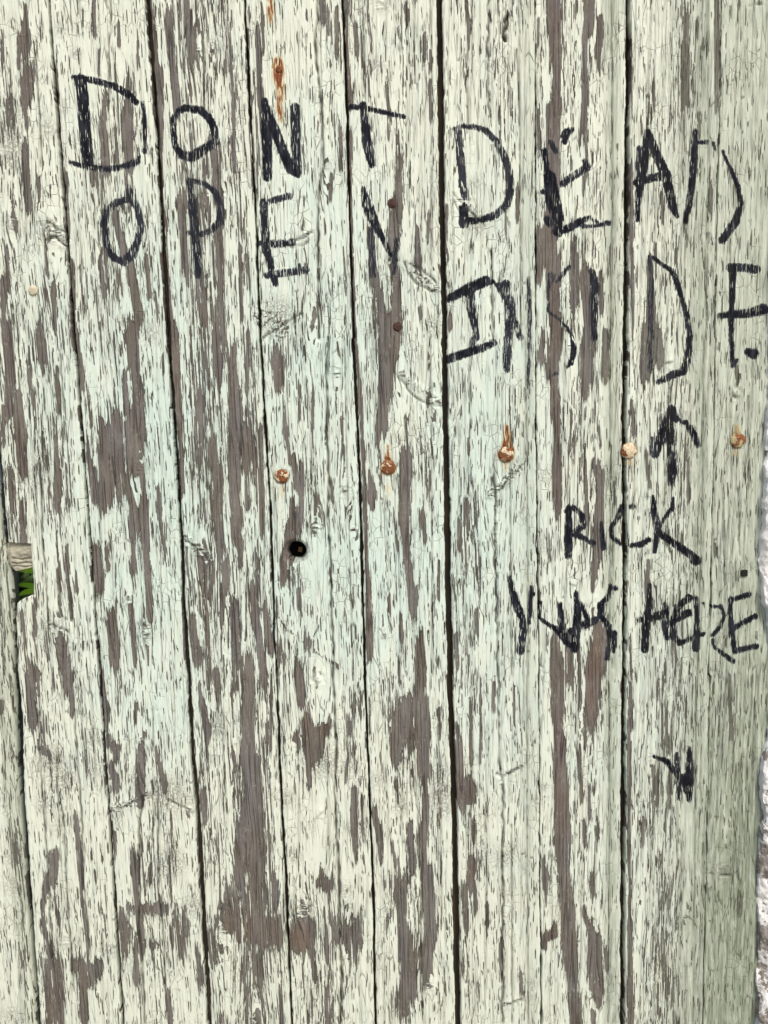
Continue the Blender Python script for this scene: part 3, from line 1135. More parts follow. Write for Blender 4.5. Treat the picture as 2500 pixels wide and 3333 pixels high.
def paint_material(name='peeling_painted_wood'):
    g = N(name)
    tc = g.n('ShaderNodeTexCoord').outputs['Object']; sp = g.n('ShaderNodeSeparateXYZ'); g.t.links.new(tc, sp.inputs[0])
    X = g.m_('DIVIDE', sp.outputs[0], PX); Z = g.m_('DIVIDE', sp.outputs[2], PX)     # in photo-pixel sized units
    seed = g.attr('seed'); warp = g.attr('warp')
    Z = g.m_('ADD', Z, seed)
    wob = g.noise(g.vec(g.m_('DIVIDE', X, 130), g.m_('DIVIDE', Z, 700)), det=1)
    X = g.m_('ADD', g.m_('ADD', X, warp), g.m_('MULTIPLY', wob, 24))
    S = lambda sx, sz, o=0.0: g.vec(g.m_('MULTIPLY_ADD', X, 1/sx, o), g.m_('MULTIPLY_ADD', Z, 1/sz, o*.7))
    peelA = g.attr('peel'); brk = g.attr('brk'); crk_ = g.attr('crk'); dirt_ = g.attr('dirt'); al = g.attr('algae_shade')
    # --- what random number each flake of paint drew: long slivers along the grain, plates, jagged ends
    jit = g.m_('MULTIPLY', g.noise(S(9, 26, 77), det=2), 3.2)
    zj = g.m_('MULTIPLY', g.noise(S(5, 55, 14), det=2), 80)
    def rect(w_, l_, o):
        ci = g.m_('FLOOR', g.m_('DIVIDE', g.m_('ADD', X, jit), w_))
        w1 = g.n('ShaderNodeTexWhiteNoise', noise_dimensions='2D'); g.put(w1.inputs['Vector'], g.vec(ci, o))
        zi = g.m_('FLOOR', g.m_('ADD', g.m_('DIVIDE', g.m_('ADD', Z, zj), l_), g.m_('MULTIPLY', w1.outputs['Value'], 9.0)))
        w2 = g.n('ShaderNodeTexWhiteNoise', noise_dimensions='3D'); g.put(w2.inputs['Vector'], g.vec(ci, zi, o)); return w2.outputs['Value']
    c1 = rect(3.8, 72, 3.3); c2 = rect(6.6, 125, 17.1); c3 = g.voro(S(19, 150, 31)); c4 = g.voro(S(5, 30, 41)); c5 = rect(3.6, 40, 29.7); c6 = rect(10.5, 84, 8.2); c7 = rect(2.5, 19, 51.9)
    stripes = g.noise(S(5.0, 260, 7), det=0)
    lin = g.m_('ADD', g.m_('ADD', g.m_('MULTIPLY', c1, .24), g.m_('MULTIPLY', c2, .22)),
               g.m_('ADD', g.m_('MULTIPLY', c3, .16), g.m_('ADD', g.m_('MULTIPLY', g.ss(stripes, .3, .7), .18), g.m_('ADD', g.m_('MULTIPLY', c4, .06), g.m_('MULTIPLY', c6, .14)))))
    iso = g.noise(g.vec(g.m_('DIVIDE', X, 9), g.m_('DIVIDE', Z, 10)), det=4, rough=.65)
    iso = g.ss(iso, .33, .67)
    r = g.m_('ADD', g.m_('MULTIPLY', lin, g.m_('SUBTRACT', 1, brk)), g.m_('MULTIPLY', iso, brk))
    # threshold: 0 keeps all paint, 1 takes all of it off
    thr = g.m_('ADD', g.m_('MULTIPLY_ADD', peelA, .77, .100), g.ss(peelA, .62, 1.0, 0, .22))
    thr = g.m_('ADD', thr, g.m_('MULTIPLY', brk, .12))
    ragged = g.m_('MULTIPLY', g.m_('SUBTRACT', g.noise(S(2.2, 8), det=1), .5), .05)
    thr = g.m_('ADD', thr, ragged); thr = g.m_('ADD', thr, g.m_('MULTIPLY', g.m_('SUBTRACT', g.noise(S(85, 330, 65), det=3), .5), .36))
    dlt = g.m_('SUBTRACT', r, thr)
    paint = g.ss(dlt, -.012, .022)
    busy = g.ss(g.noise(S(70, 260, 88), det=3, rough=.6), .38, .70, 0, .085)
    dthr = g.m_('ADD', busy, g.m_('MULTIPLY', peelA, .12)); dash = g.m_('MINIMUM', g.ss(g.m_('SUBTRACT', c5, dthr), -.008, .008), g.ss(g.m_('SUBTRACT', c7, g.m_('MULTIPLY', dthr, .9)), -.008, .008))
    paint = g.m_('MULTIPLY', paint, g.m_('MAXIMUM', dash, brk))
    # dirt speckle: crumbs of paint worn thin
    spk = g.ss(g.noise(g.vec(g.m_('DIVIDE', X, 7), g.m_('DIVIDE', Z, 9), 4.0), det=4, rough=.7), .62, .50)
    worn = g.m_('MULTIPLY', dirt_, g.m_('SUBTRACT', 1, spk))
    lo = g.ss(g.noise(g.vec(g.m_('DIVIDE', X, 7), g.m_('DIVIDE', Z, 9), 4.0), det=4, rough=.7), .46, .55)
    worn = g.m_('MULTIPLY', dirt_, lo)
    # hairline checks along the grain and crazing across it
    e1 = g.voro(S(11, 150, 5), 'DISTANCE_TO_EDGE', 'Distance'); e2 = g.voro(S(24, 34, 9), 'DISTANCE_TO_EDGE', 'Distance')
    hair = g.m_('MULTIPLY', g.ss(e1, .055, .0), g.ss(g.noise(S(30, 120, 2), det=1), .44, .62))
    craze = g.m_('MULTIPLY', g.ss(e2, .05, .0), g.ss(g.noise(S(90, 160, 12), det=2), .50, .66))
    lines = g.m_('MAXIMUM', g.m_('MULTIPLY', hair, .75), g.m_('MULTIPLY', craze, .6))
    # --- paint colour
    tint_ = g.attr('tint')
    cream = (.755, .805, .690, 1); mint = (.620, .770, .705, 1)
    tv = g.m_('ADD', tint_, g.m_('MULTIPLY', g.m_('SUBTRACT', g.noise(S(34, 190, 1), det=4, rough=.6), .5), 1.7), clamp=True)
    pc = g.mix(tv, cream, mint)
    pc = g.mix(g.ss(g.noise(S(14, 70, 21), det=3), .35, .8, 0, .22), pc, (.60, .62, .50, 1))
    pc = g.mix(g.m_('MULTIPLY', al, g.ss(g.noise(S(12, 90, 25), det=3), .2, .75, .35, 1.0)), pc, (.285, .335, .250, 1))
    pc = g.mix(g.m_('MULTIPLY', worn, .85), pc, (.21, .205, .17, 1))
    pc = g.mix(lines, pc, (.15, .15, .11, 1))
    bt = g.n('ShaderNodeTexWhiteNoise', noise_dimensions='1D'); g.put(bt.inputs['W'], seed)
    pc = g.mix(g.m_('MULTIPLY', bt.outputs['Value'], .16), pc, (.60, .66, .56, 1))
    # --- bare wood colour
    gr = g.noise(S(2.6, 240, 6), det=3, rough=.6); gr2 = g.noise(S(40, 330, 8), det=3)
    wc = g.mix(g.ss(gr2, .35, .65), (.185, .160, .130, 1), (.190, .178, .184, 1))
    wc = g.mix(g.attr('greyw'), wc, (.200, .208, .172, 1))
    wc = g.mix(g.m_('MULTIPLY', g.attr('redw'), .55), wc, (.195, .098, .058, 1))
    gf = g.noise(S(1.9, 110, 36), det=3, rough=.7)
    wc = g.mix(g.ss(gr, .30, .72, .0, .7), wc, (.082, .070, .060, 1)); wc = g.mix(g.ss(gf, .55, .75, 0, .45), wc, (.30, .27, .24, 1)); wc = g.mix(g.ss(gf, .42, .30, 0, .5), wc, (.05, .042, .035, 1))
    open_ = g.m_('MULTIPLY', g.ss(g.voro(S(13, 520, 44), 'DISTANCE_TO_EDGE', 'Distance'), .11, .02), g.ss(g.noise(S(25, 180, 45), det=2), .40, .58))
    ring = g.ss(g.noise(S(6.5, 420, 46), det=2, rough=.6), .36, .62)
    wc = g.mix(g.m_('MULTIPLY', ring, .32), wc, (.10, .086, .075, 1)); wc = g.mix(g.m_('MULTIPLY', open_, .75), wc, (.035, .03, .024, 1))
    wc = g.mix(g.m_('MULTIPLY', g.ss(dlt, -.14, -.0), .72), wc, (.062, .058, .042, 1))       # grime and painted-in recess shade beside the flakes
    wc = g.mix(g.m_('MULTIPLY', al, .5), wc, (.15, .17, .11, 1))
    wc = g.mix(g.ss(g.noise(S(55, 200, 61), det=4, rough=.65), .42, .66, 0, .55), wc, (.215, .210, .190, 1))      # silvered patches
    # paint worn to a stain beside the bare places, and crumbs of paint left in the grain
    halo = g.m_('MULTIPLY', g.ss(dlt, .11, .0), g.ss(g.noise(S(9, 34, 72), det=4, rough=.7), .40, .62))
    pc = g.mix(g.m_('MULTIPLY', halo, .28), pc, (.36, .37, .30, 1))
    crumb = g.m_('MULTIPLY', g.ss(g.noise(S(3.0, 20, 83), det=3, rough=.7), .57, .66), g.ss(g.noise(S(30, 90, 84), det=2), .40, .62))
    wc = g.mix(g.m_('MULTIPLY', crumb, .55), wc, (.50, .52, .43, 1))
    col = g.mix(paint, wc, pc)
    # --- rust, marker, cracks
    ru = g.attr('rust'); run = g.noise(S(6, 46, 50), det=4, rough=.65)
    ruf = g.m_('MULTIPLY', ru, g.ss(run, .34, .62, .15, 1.3), clamp=True)
    col = g.mix(g.ss(ruf, .05, .45, 0, .75), col, (.66, .47, .20, 1)); col = g.mix(g.ss(ruf, .28, .78), col, (.20, .052, .012, 1))
    ik = g.attr('ink')
    dry = g.noise(S(2.4, 60, 60), det=3, rough=.65); edge = g.noise(S(4.2, 26, 66), det=3)
    ikf = g.m_('ADD', ik, g.m_('MULTIPLY', g.m_('SUBTRACT', edge, .5), 1.0))
    skip = g.m_('MULTIPLY', g.ss(g.noise(S(2.3, 40, 91), det=2),   .52, .66, 0, .62), g.ss(g.noise(S(40, 60, 92), det=2), .35, .6, .25, 1.0)); ikf = g.m_('SUBTRACT', ikf, skip)
    # the marker lies on the high grain only where it was dragged dry
    cov = g.ss(g.m_('SUBTRACT', ikf, g.m_('MULTIPLY', g.m_('SUBTRACT', dry, .5), 1.7)), .40, .60)
    cov = g.m_('MULTIPLY', cov, g.ss(ikf, .22, .40))
    inkc = g.mix(g.ss(ik, .75, .98), (.030, .034, .046, 1), (.005, .006, .011, 1))
    inkc = g.mix(g.ss(dry, .5, .75, 0, .4), inkc, (.09, .10, .12, 1))
    inkc = g.mix(g.ss(g.noise(S(24, 70, 97), det=3), .45, .68, 0, .6), inkc, (.045, .05, .066, 1))
    col = g.mix(cov, col, inkc)
    col = g.mix(g.m_('MULTIPLY', crk_, .93), col, (.028, .028, .018, 1))
    g.put(g.b.inputs['Base Color'], col)
    g.put(g.b.inputs['Roughness'], g.m_('ADD', .78, g.m_('MULTIPLY', paint, -.22)))
    g.put(g.b.inputs['Specular IOR Level'], g.m_('MULTIPLY_ADD', cov, -.18, .28))
    # --- relief: flake thickness, lifted rims, grain, crumbs
    rim = g.m_('MULTIPLY', g.ss(dlt, .10, .0), paint)
    h = g.m_('ADD', g.m_('MULTIPLY', paint, .9), g.m_('MULTIPLY', rim, .55))
    h = g.m_('SUBTRACT', h, g.m_('MULTIPLY', gr, .55)); h = g.m_('SUBTRACT', h, g.m_('MULTIPLY', g.m_('ADD', open_, g.m_('MULTIPLY', ring, .35)), g.m_('MULTIPLY_ADD', paint, -.7, 1.0)))
    h = g.m_('SUBTRACT', h, g.m_('MULTIPLY', lines, .8))
    h = g.m_('ADD', h, g.m_('MULTIPLY', g.noise(g.vec(g.m_('DIVIDE', X, 10), g.m_('DIVIDE', Z, 16), 9.0), det=3), g.m_('MULTIPLY_ADD', brk, 2.2, .45)))
    h = g.m_('SUBTRACT', h, g.m_('MULTIPLY', worn, .4))
    bp = g.n('ShaderNodeBump'); bp.inputs['Strength'].default_value = 1.0; bp.inputs['Distance'].default_value = .0009
    g.put(bp.inputs['Height'], h); g.t.links.new(bp.outputs[0], g.b.inputs['Normal'])
    return g.m
MAT = paint_material()

def simple(name, c1, c2, sx, sy, sz, rough=.8, bump=.0006, det=5, spec=.3, lo=.35, hi=.65):
    g = N(name); tc = g.n('ShaderNodeTexCoord').outputs['Object']
    mp = g.n('ShaderNodeMapping'); mp.inputs['Scale'].default_value = (sx, sy, sz); g.t.links.new(tc, mp.inputs[0])
    n1 = g.noise(mp.outputs[0], det=det, rough=.6)
    g.put(g.b.inputs['Base Color'], g.mix(g.ss(n1, lo, hi), c1, c2)); g.b.inputs['Roughness'].default_value = rough
    g.b.inputs['Specular IOR Level'].default_value = spec
    bp = g.n('ShaderNodeBump'); bp.inputs['Distance'].default_value = bump; g.put(bp.inputs['Height'], n1); g.t.links.new(bp.outputs[0], g.b.inputs['Normal'])
    return g.m

# ------------------------------------------------------------------ boards
def Zp(txt):
    out = []
    for ln in txt.strip().splitlines():
        t = ln.split(); ox, oy = REG[t[0]]
        for p in t[1:]:
            x, y = map(float, p.split(',')); out.append((ox+x*K, oy+y*K))
    return out
VT, VB = -370.0, 3700.0
def ext(p):
    p = sorted(p, key=lambda q: q[1])
    def ex(a_, b_, v):
        return (a_[0]+(b_[0]-a_[0])*(v-a_[1])/(b_[1]-a_[1]), v)
    # extrapolate with the trend of the whole line
    s = (p[-1][0]-p[0][0])/(p[-1][1]-p[0][1])
    return [(p[0][0]+s*(VT-20-p[0][1]), VT-20)] + p + [(p[-1][0]+s*(VB+20-p[-1][1]), VB+20)]
# centre lines of the gaps and their width in photo pixels
GAPS = {
 1: (Zp("A 290,0 310,300 340,640 365,950 385,1200 405,1480 430,1850 440,2028\nD 455,100 475,400 500,700 520,1000 545,1300 565,1600 590,1950\nG 598,0 618,300 640,650 658,900 685,1300 705,1650 735,2088"), 10),
 2: (Zp("A 880,0 905,300 930,620 955,1050 975,1450 995,1800 1008,2028\nD 1010,50 1040,450 1065,850 1085,1200 1100,1600 1120,1900\nG 1130,0 1155,500 1185,850 1210,1250 1225,1600 1255,2088"), 14),
 3: (Zp("A 1465,0 1480,250 1500,700 1525,1150 1545,1600 1560,2028\nD 1570,150 1590,550 1615,950 1632,1400 1645,1800\nH 185,0 200,400 215,800 240,1200 258,1650 275,2088"), 8.5),
 4: (Zp("B 580,0 592,300 608,700 618,1100 628,1500 642,2028\nE 650,0 665,400 680,750 690,1100 700,1500 712,2028\nH 715,0 735,500 750,900 765,1400 780,2088"), 8.5),
 5: (Zp("B 1158,0 1165,300 1172,700 1178,1100 1185,1500 1192,2028\nE 1196,0 1200,500 1208,1000 1215,1500 1225,2028\nH 1230,0 1243,500 1255,1000 1262,1500 1272,2088"), 18),
 6: (Zp("C 262,0 265,500 268,1100 266,1700 266,2028\nF 266,0 268,500 275,1000 280,1500 285,2028\nI 287,0 290,500 290,1000 296,1500 300,2088"), 4),
 7: (Zp("C 822,0 822,500 815,1000 810,1500 808,2028\nF 806,0 800,500 798,1000 798,1500 795,2028\nI 795,0 792,500 790,1000 790,1500 790,2088"), 15),
 8: (Zp("C 1378,0 1372,600 1355,1200 1345,2028\nF 1342,0 1335,600 1325,1100 1318,1600 1312,2028\nI 1302,0 1300,700 1290,1100 1280,1500 1270,2088"), 3.5),
}
def lerpline(p, v):
    p = sorted(p, key=lambda q: q[1]); return np.interp(v, [q[1] for q in p], [q[0] for q in p])
def side(gap, sgn, seed):
    p, wd = GAPS[gap]; p = ext(p)
    def f(v):
        wob = (vnoise(v*0+seed*37, v, 1, 55, seed)-.5)*3.4 + (vnoise(v*0+seed*11, v, 1, 12, seed+5)-.5)*2.2
        wob = wob + sgn*np.maximum(0, vnoise(v*0+seed*5, v, 1, 34, seed+8)-.80)*14
        wv = wd*(.8+.4*vnoise(v*0, v, 1, 420, seed//2+3))
        return lerpline(p, v) + sgn*wv/2 + wob
    return f
def rows():
    v = np.arange(VT, 0, 12.0)
    v = np.concatenate([v, np.arange(0, 3333, 6.0), np.arange(3336, VB, 12.0)])
    return v
def rows_fine(lo, hi):
    v = rows(); v = v[(v < lo) | (v > hi)]; return np.sort(np.concatenate([v, np.arange(lo, hi, 2.2)]))

BOARD_T = .021
HOLE = (965.0, 1795.0, 33.0)
def make_board(name, fl, fr, parent, y0, seed, vr=None, edge=(2.2, 2.2), hole=None, du=2.75, base=None, bow=0.0):
    """one board: dense displaced face, rounded arrises, sides and back"""
    v = rows() if vr is None else vr
    L = fl(v); R = fr(v); wid = np.median(R-L); n = int(wid/du)
    c = np.linspace(0, 1, n)
    # extra columns hugging the two arrises
    en = np.array([0, .6, 1.4, 2.6, 4.4, 6.8])/wid
    c = np.unique(np.round(np.concatenate([en, 1-en, c[(c > 8/wid) & (c < 1-8/wid)]]), 6)); n = len(c)
    B = L if base is None else base(v)
    U = np.maximum(B[:, None] + (R-B)[:, None]*c[None], L[:, None] + np.arange(n)[None]*.12); V = np.repeat(v[:, None], n, 1)
    dl = U-L[:, None]; dr = R[:, None]-U
    # cylinder-cut hole
    inside = None
    if hole:
        hx, hy, hr = hole; d = np.hypot(U-hx, V-hy); ring = (np.abs(d-hr) < 2.6)
        f = np.where(ring, hr/np.maximum(d, 1e-3), 1.0); U2 = hx+(U-hx)*f; V2 = hy+(V-hy)*f
        U, V = np.where(ring, U2, U), np.where(ring, V2, V); inside = (d < hr-2.6)
    x, z = to_plane(U, V)
    mm = .001
    def rnd(d, rad):                      # quarter-round arris, d in mm from the edge
        t = np.clip(1-d/rad, 0, 1); return rad*(1-np.sqrt(np.maximum(0, 1-t*t)))
    dmm = dl*PX*1000; dmr = dr*PX*1000
    h = np.zeros_like(U)
    h -= rnd(dmm, edge[0]) + rnd(dmr, edge[1])
    h += (vnoise(U, V, 70, 500, seed)-.5)*.9 + (vnoise(U, V, 9, 120, seed+1)-.5)*.35 + (vnoise(U, V, 5, 30, seed+2)-.5)*.16
    h -= DEP.at(U, V)
    warp = np.zeros_like(U)
    for kx, ky, kr, st in knots:
        dx = U-kx; dy = V-ky; rr = kr*1.15
        msk = (np.abs(dx) < rr*4) & (np.abs(dy) < rr*7)
        if not msk.any(): continue
        g = np.exp(-(dx/(rr*1.5))**2 - (dy/(rr*2.6))**2)
        warp -= np.sign(dx)*rr*.3*g*np.clip(np.abs(dx)/(rr*.35), 0, 1)
        rad = np.sqrt(dx**2+(dy*1.15)**2)
        q = np.exp(-(rad/(kr*.75))**2)
        h += q*(.5*np.cos(rad/kr*9)*(.25, .35, .5)[st] + (vnoise(U, V, 5, 6, seed+9)-.5)*(.3, .8, 1.6)[st] + (.1, .2, -.2)[st])
        h -= (.8 if st == 2 else .3 if st == 1 else .15)*np.exp(-((rad-kr*.5)/(2.4))**2)*(vnoise(U, V, 14, 14, seed+4) > .45)
    h += BRK.at(U, V)*(vnoise(U, V, 6, 7, seed+6)-.5)*1.4
    if inside is not None:
        dd = np.hypot(U-hx+3.5, V-hy-3); h -= 3.6*np.clip((46-dd)/12, 0, 1)**1.5
        h = np.where(inside, -BOARD_T*1000*.98, h)
    y = y0 - h*mm + bow*0
    m, k = len(v), n
    # close the tube: side and back columns
    xs = np.concatenate([x[:, :1], x, x[:, -1:]], 1); zs = np.concatenate([z[:, :1], z, z[:, -1:]], 1)
    yb = np.full((m, 1), y0+BOARD_T); ys = np.concatenate([yb, y, yb], 1); N_ = k+2
    if inside is not None: pass
    co = np.stack([xs, ys, zs], -1).reshape(-1, 3)
    I = (np.arange(m-1)[:, None]*N_ + np.arange(N_-1)[None]); a_ = I; b_ = I+1; c_ = I+1+N_; d_ = I+N_
    F = np.stack([a_, d_, c_, b_], -1)
    keep = np.ones(F.shape[:2], bool)
    if inside is not None:
        ii = np.zeros((m, N_), bool); ii[:, 1:-1] = inside
        deep = ii[:-1, :-1] & ii[:-1, 1:] & ii[1:, :-1] & ii[1:, 1:]; keep &= ~deep
    F = F.reshape(-1, 4)[keep.reshape(-1)]
    # back: strip from the last column to the first (left open behind the bored hole)
    J = np.arange(m-1)
    if inside is None:
        F = np.concatenate([F, np.stack([J*N_+N_-1, (J+1)*N_+N_-1, (J+1)*N_, J*N_], -1)])
    me = bpy.data.meshes.new(name); nv = len(co); nf = len(F)
    me.vertices.add(nv); me.vertices.foreach_set('co', co.astype(np.float32).ravel())
    me.loops.add(nf*4); me.loops.foreach_set('vertex_index', F.astype(np.int32).ravel())
    me.polygons.add(nf); me.polygons.foreach_set('loop_start', np.arange(nf, dtype=np.int32)*4)
    me.update(calc_edges=True); me.validate()
    Us = np.concatenate([U[:, :1], U, U[:, -1:]], 1); Vs = np.concatenate([V[:, :1], V, V[:, -1:]], 1)
    def at(nm, arr):
        at_ = me.attributes.new(nm, 'FLOAT', 'POINT'); at_.data.foreach_set('value', arr.astype(np.float32).ravel())
    pe = peel.at(Us, Vs)
    # ends of the tube (sides) are bare
    sd = np.zeros((m, N_)); sd[:, 0] = 1; sd[:, -1] = 1
    at('peel', np.clip(np.maximum(pe, sd), 0, 1))
    wp = np.zeros((m, N_)); wp[:, 1:-1] = warp; at('warp', wp)
    at('ink', ink.at(Us, Vs)*(1-sd)); at('rust', rust.at(Us, Vs)); at('redw', redw.at(Us, Vs)); at('dirt', dirt.at(Us, Vs))
    at('tint', tint.at(Us, Vs)); at('algae_shade', algae_shade.at(Us, Vs)); at('greyw', greyw.at(Us, Vs)); at('brk', BRK.at(Us, Vs))
    ck = CRK.at(Us, Vs); 
    if inside is not None: ck[:, 1:-1] = np.where(inside, .0, ck[:, 1:-1])
    at('crk', ck); at('seed', np.full((m, N_), seed*137.0))
    return link(name, me, MAT, parent)

door = empty('plank_door', (0, 0, .55))
tag(door, 'old plank door in peeling pale green paint with black hand-lettered warnings', 'door', kind='thing')
boards = []
ys = [0.0006, .0, .0012, .0004, -.0002, .0008, .0012, -.0004, .0006]
boards.append(make_board('board', lambda v: lerpline(B1L, v)+(vnoise(v*0+9, v, 1, 14, 77)-.5)*3, side(1, -1, 21), door, ys[0], 1, rows_fine(1740, 1990), edge=(2.6, 1.2), base=lambda v: lerpline([q for q in B1L if not 1763 < q[1] < 1974], v)))
for i in range(1, 8):
    boards.append(make_board('board', side(i, 1, 20+i*2), side(i+1, -1, 21+i*2), door, ys[i], 1+i*7,
                             rows_fine(HOLE[1]-40, HOLE[1]+40) if i == 3 else None,
                             edge=(1.6, 1.2) if i not in (6, 8) else (1.2, .8), hole=HOLE if i == 3 else None))
boards.append(make_board('board', side(8, 1, 36), lambda v: 2535+(v-1600)*-.004+(vnoise(v*0+3, v, 1, 60, 9)-.5)*14, door, ys[8], 71, edge=(.8, 4.5)))
LAB = ['board with a notch broken out of its left edge', None, None, 'board bored through with a round hole', None, None, 'board with long brown strips of bare wood', 'grey board worn to silvery stripes', 'greenish edge board beside the whitewashed wall']
for b, l in zip(boards, LAB):
    if l: b['label'] = l

# tongues that close the joints from behind, and ledges nailed across the back
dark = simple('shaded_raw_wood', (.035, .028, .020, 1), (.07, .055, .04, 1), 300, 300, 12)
def box(name, x0, x1, y0, y1, z0, z1, mat, parent=None, bev=.0008, jag=0.0):
    bm = bmesh.new(); bmesh.ops.create_cube(bm, size=1)
    for v_ in bm.verts:
        v_.co = Vector(((x0+x1)/2+v_.co.x*(x1-x0), (y0+y1)/2+v_.co.y*(y1-y0), (z0+z1)/2+v_.co.z*(z1-z0)))
    bmesh.ops.bevel(bm, geom=bm.edges[:], offset=bev, segments=1, affect='EDGES')
    return from_bm(name, bm, mat, parent, smooth=False)
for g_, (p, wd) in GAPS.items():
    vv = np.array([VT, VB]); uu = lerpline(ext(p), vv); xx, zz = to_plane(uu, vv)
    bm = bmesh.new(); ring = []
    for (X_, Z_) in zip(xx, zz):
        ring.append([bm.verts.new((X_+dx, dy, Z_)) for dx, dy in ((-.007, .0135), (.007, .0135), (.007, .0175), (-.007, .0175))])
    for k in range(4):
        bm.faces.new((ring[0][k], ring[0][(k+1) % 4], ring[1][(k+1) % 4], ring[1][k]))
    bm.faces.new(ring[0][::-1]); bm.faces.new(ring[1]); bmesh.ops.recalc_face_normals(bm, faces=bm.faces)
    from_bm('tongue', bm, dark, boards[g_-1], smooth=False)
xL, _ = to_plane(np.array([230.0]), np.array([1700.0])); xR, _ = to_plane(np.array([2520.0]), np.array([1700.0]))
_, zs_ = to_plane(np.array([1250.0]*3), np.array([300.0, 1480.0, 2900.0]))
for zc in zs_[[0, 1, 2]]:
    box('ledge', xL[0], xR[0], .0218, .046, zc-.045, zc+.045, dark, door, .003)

# mortise lock behind the keyhole-sized bore, with a tan chip standing in for far light seen through it
hx, hz = [q[0] for q in to_plane(np.array([HOLE[0]]), np.array([HOLE[1]]))]
blk = simple('iron_and_hole_black', (.006, .006, .006, 1), (.012, .011, .010, 1), 200, 200, 200, rough=.7)
# iron box, open toward the board
def open_box(name, x0, x1, y0, y1, z0, z1, t, mat, parent):
    bm = bmesh.new()
    for (a0, a1, b0, b1, c0, c1) in ((x0, x0+t, y0, y1, z0, z1), (x1-t, x1, y0, y1, z0, z1), (x0+t, x1-t, y0, y1, z0, z0+t), (x0+t, x1-t, y0, y1, z1-t, z1), (x0+t, x1-t, y1-t, y1, z0+t, z1-t)):
        r_ = bmesh.ops.create_cube(bm, size=1)['verts']
        for v_ in r_: v_.co = Vector(((a0+a1)/2+v_.co.x*(a1-a0), (b0+b1)/2+v_.co.y*(b1-b0), (c0+c1)/2+v_.co.z*(c1-c0)))
    return from_bm(name, bm, mat, parent, smooth=False)
lock = open_box('lock_case', hx-.028, hx+.028, .0214, .047, hz-.030, hz+.0235, .002, blk, door)
tan = simple('tan_far_light', (.55, .30, .14, 1), (.62, .36, .18, 1), 300, 300, 300)
cu, cv = to_plane(np.array([977.5]), np.array([1788.0]), y=.036)
bm = bmesh.new()
r_ = bmesh.ops.create_cube(bm, size=1)['verts']
for v_ in r_: v_.co = Vector((v_.co.x*.0045, v_.co.y*.003, v_.co.z*.0052))
bmesh.ops.bevel(bm, geom=bm.edges[:], offset=.0004, segments=1, affect='EDGES')
bmesh.ops.rotate(bm, verts=bm.verts, matrix=Matrix.Rotation(math.radians(10), 3, 'Y')); bmesh.ops.translate(bm, verts=bm.verts, vec=(cu[0], .036, cv[0]))
from_bm('far_light_chip', bm, tan, lock)

# ------------------------------------------------------------------ bolt heads and nails (parts of the door)
def head_mat(name, c_paint, c_rust, c_dark, thr, seed):
    g = N(name); tc = g.n('ShaderNodeTexCoord').outputs['Object']
    mp = g.n('ShaderNodeMapping'); mp.inputs['Scale'].default_value = (1, 1, 1); mp.inputs['Location'].default_value = (seed, seed*2, seed*3); g.t.links.new(tc, mp.inputs[0])
    n1 = g.noise(mp.outputs[0], 130, 4, .6); n2 = g.noise(mp.outputs[0], 300, 4, .7)
    c_paint2 = g.mix(g.ss(g.noise(mp.outputs[0], 500, 3, .7), .4, .7), c_paint, tuple(q*.62 for q in c_paint[:3])+(1,)); c_rust2 = g.mix(g.ss(g.noise(mp.outputs[0], 700, 3, .7), .4, .65), c_rust, (.30, .12, .04, 1))
    c = g.mix(g.ss(n1, thr-.03, thr+.04), c_paint2, c_rust2); c = g.mix(g.ss(n2, .56, .72), c, c_dark)
    g.put(g.b.inputs['Base Color'], c); g.b.inputs['Roughness'].default_value = .72; g.b.inputs['Specular IOR Level'].default_value = .25
    bp = g.n('ShaderNodeBump'); bp.inputs['Distance'].default_value = .0012; g.put(bp.inputs['Height'], g.m_('ADD', n2, g.m_('MULTIPLY', g.ss(n1, thr+.04, thr-.03), .5))); g.t.links.new(bp.outputs[0], g.b.inputs['Normal'])
    return g.m
def dome(name, u, v, rpx, hmm, mat, parent, label=None, rim=True, sink=.4, seed=0, yb=0.0):
    x, z = [q[0] for q in to_plane(np.array([u]), np.array([v]))]; R = rpx*PX
    rr = random.Random(seed); bm = bmesh.new(); prof = []
    for k in range(9):
        t = k/8*math.pi/2; prof.append((R*math.sin(t), hmm*.00078*math.cos(t)**.8))
    prof.append((R*1.0, -.002))
    n = 28; rings = []
    wob = [1+rr.uniform(-.035, .035) for _ in range(n)]
    for i, (r, h) in enumerate(prof):
        if i == 0: rings.append([bm.verts.new((0, -h, 0))]); continue
        rings.append([bm.verts.new((r*(1+(wob[j]-1)*min(1, i/6))*math.cos(2*math.pi*j/n), -h+rr.uniform(-1, 1)*.00028, r*(1+(wob[j]-1)*min(1, i/6))*math.sin(2*math.pi*j/n))) for j in range(n)])
    for j in range(n): bm.faces.new((rings[0][0], rings[1][j], rings[1][(j+1) % n]))
    for a_, b_ in zip(rings[1:-1], rings[2:]):
        for j in range(n): bm.faces.new((a_[j], b_[j], b_[(j+1) % n], a_[(j+1) % n]))
    bmesh.ops.recalc_face_normals(bm, faces=bm.faces)
    bmesh.ops.translate(bm, verts=bm.verts, vec=(x, yb, z))
    o = from_bm(name, bm, mat, parent)
    if label: o['label'] = label
    return o
HM = lambda nm, thr, s: head_mat(nm, (.76, .64, .44, 1), (.15, .055, .025, 1), (.045, .022, .014, 1), thr, s)
dome('bolt_head', 917, 1550, 23.5, 3.4, HM('chipped_bolt_paint', .47, 1), door, 'brown bolt head with chipped cream paint', seed=1)
dome('bolt_head', 1264, 1521, 25, 3.4, HM('rusty_bolt_paint', .44, 2.3), door, 'bolt head below a dark rust stain', seed=2)
dome('bolt_head', 1648, 1478, 24.5, 3.2, HM('stained_bolt_paint', .48, 4.1), door, 'orange bolt head below a spike of rust', seed=3)
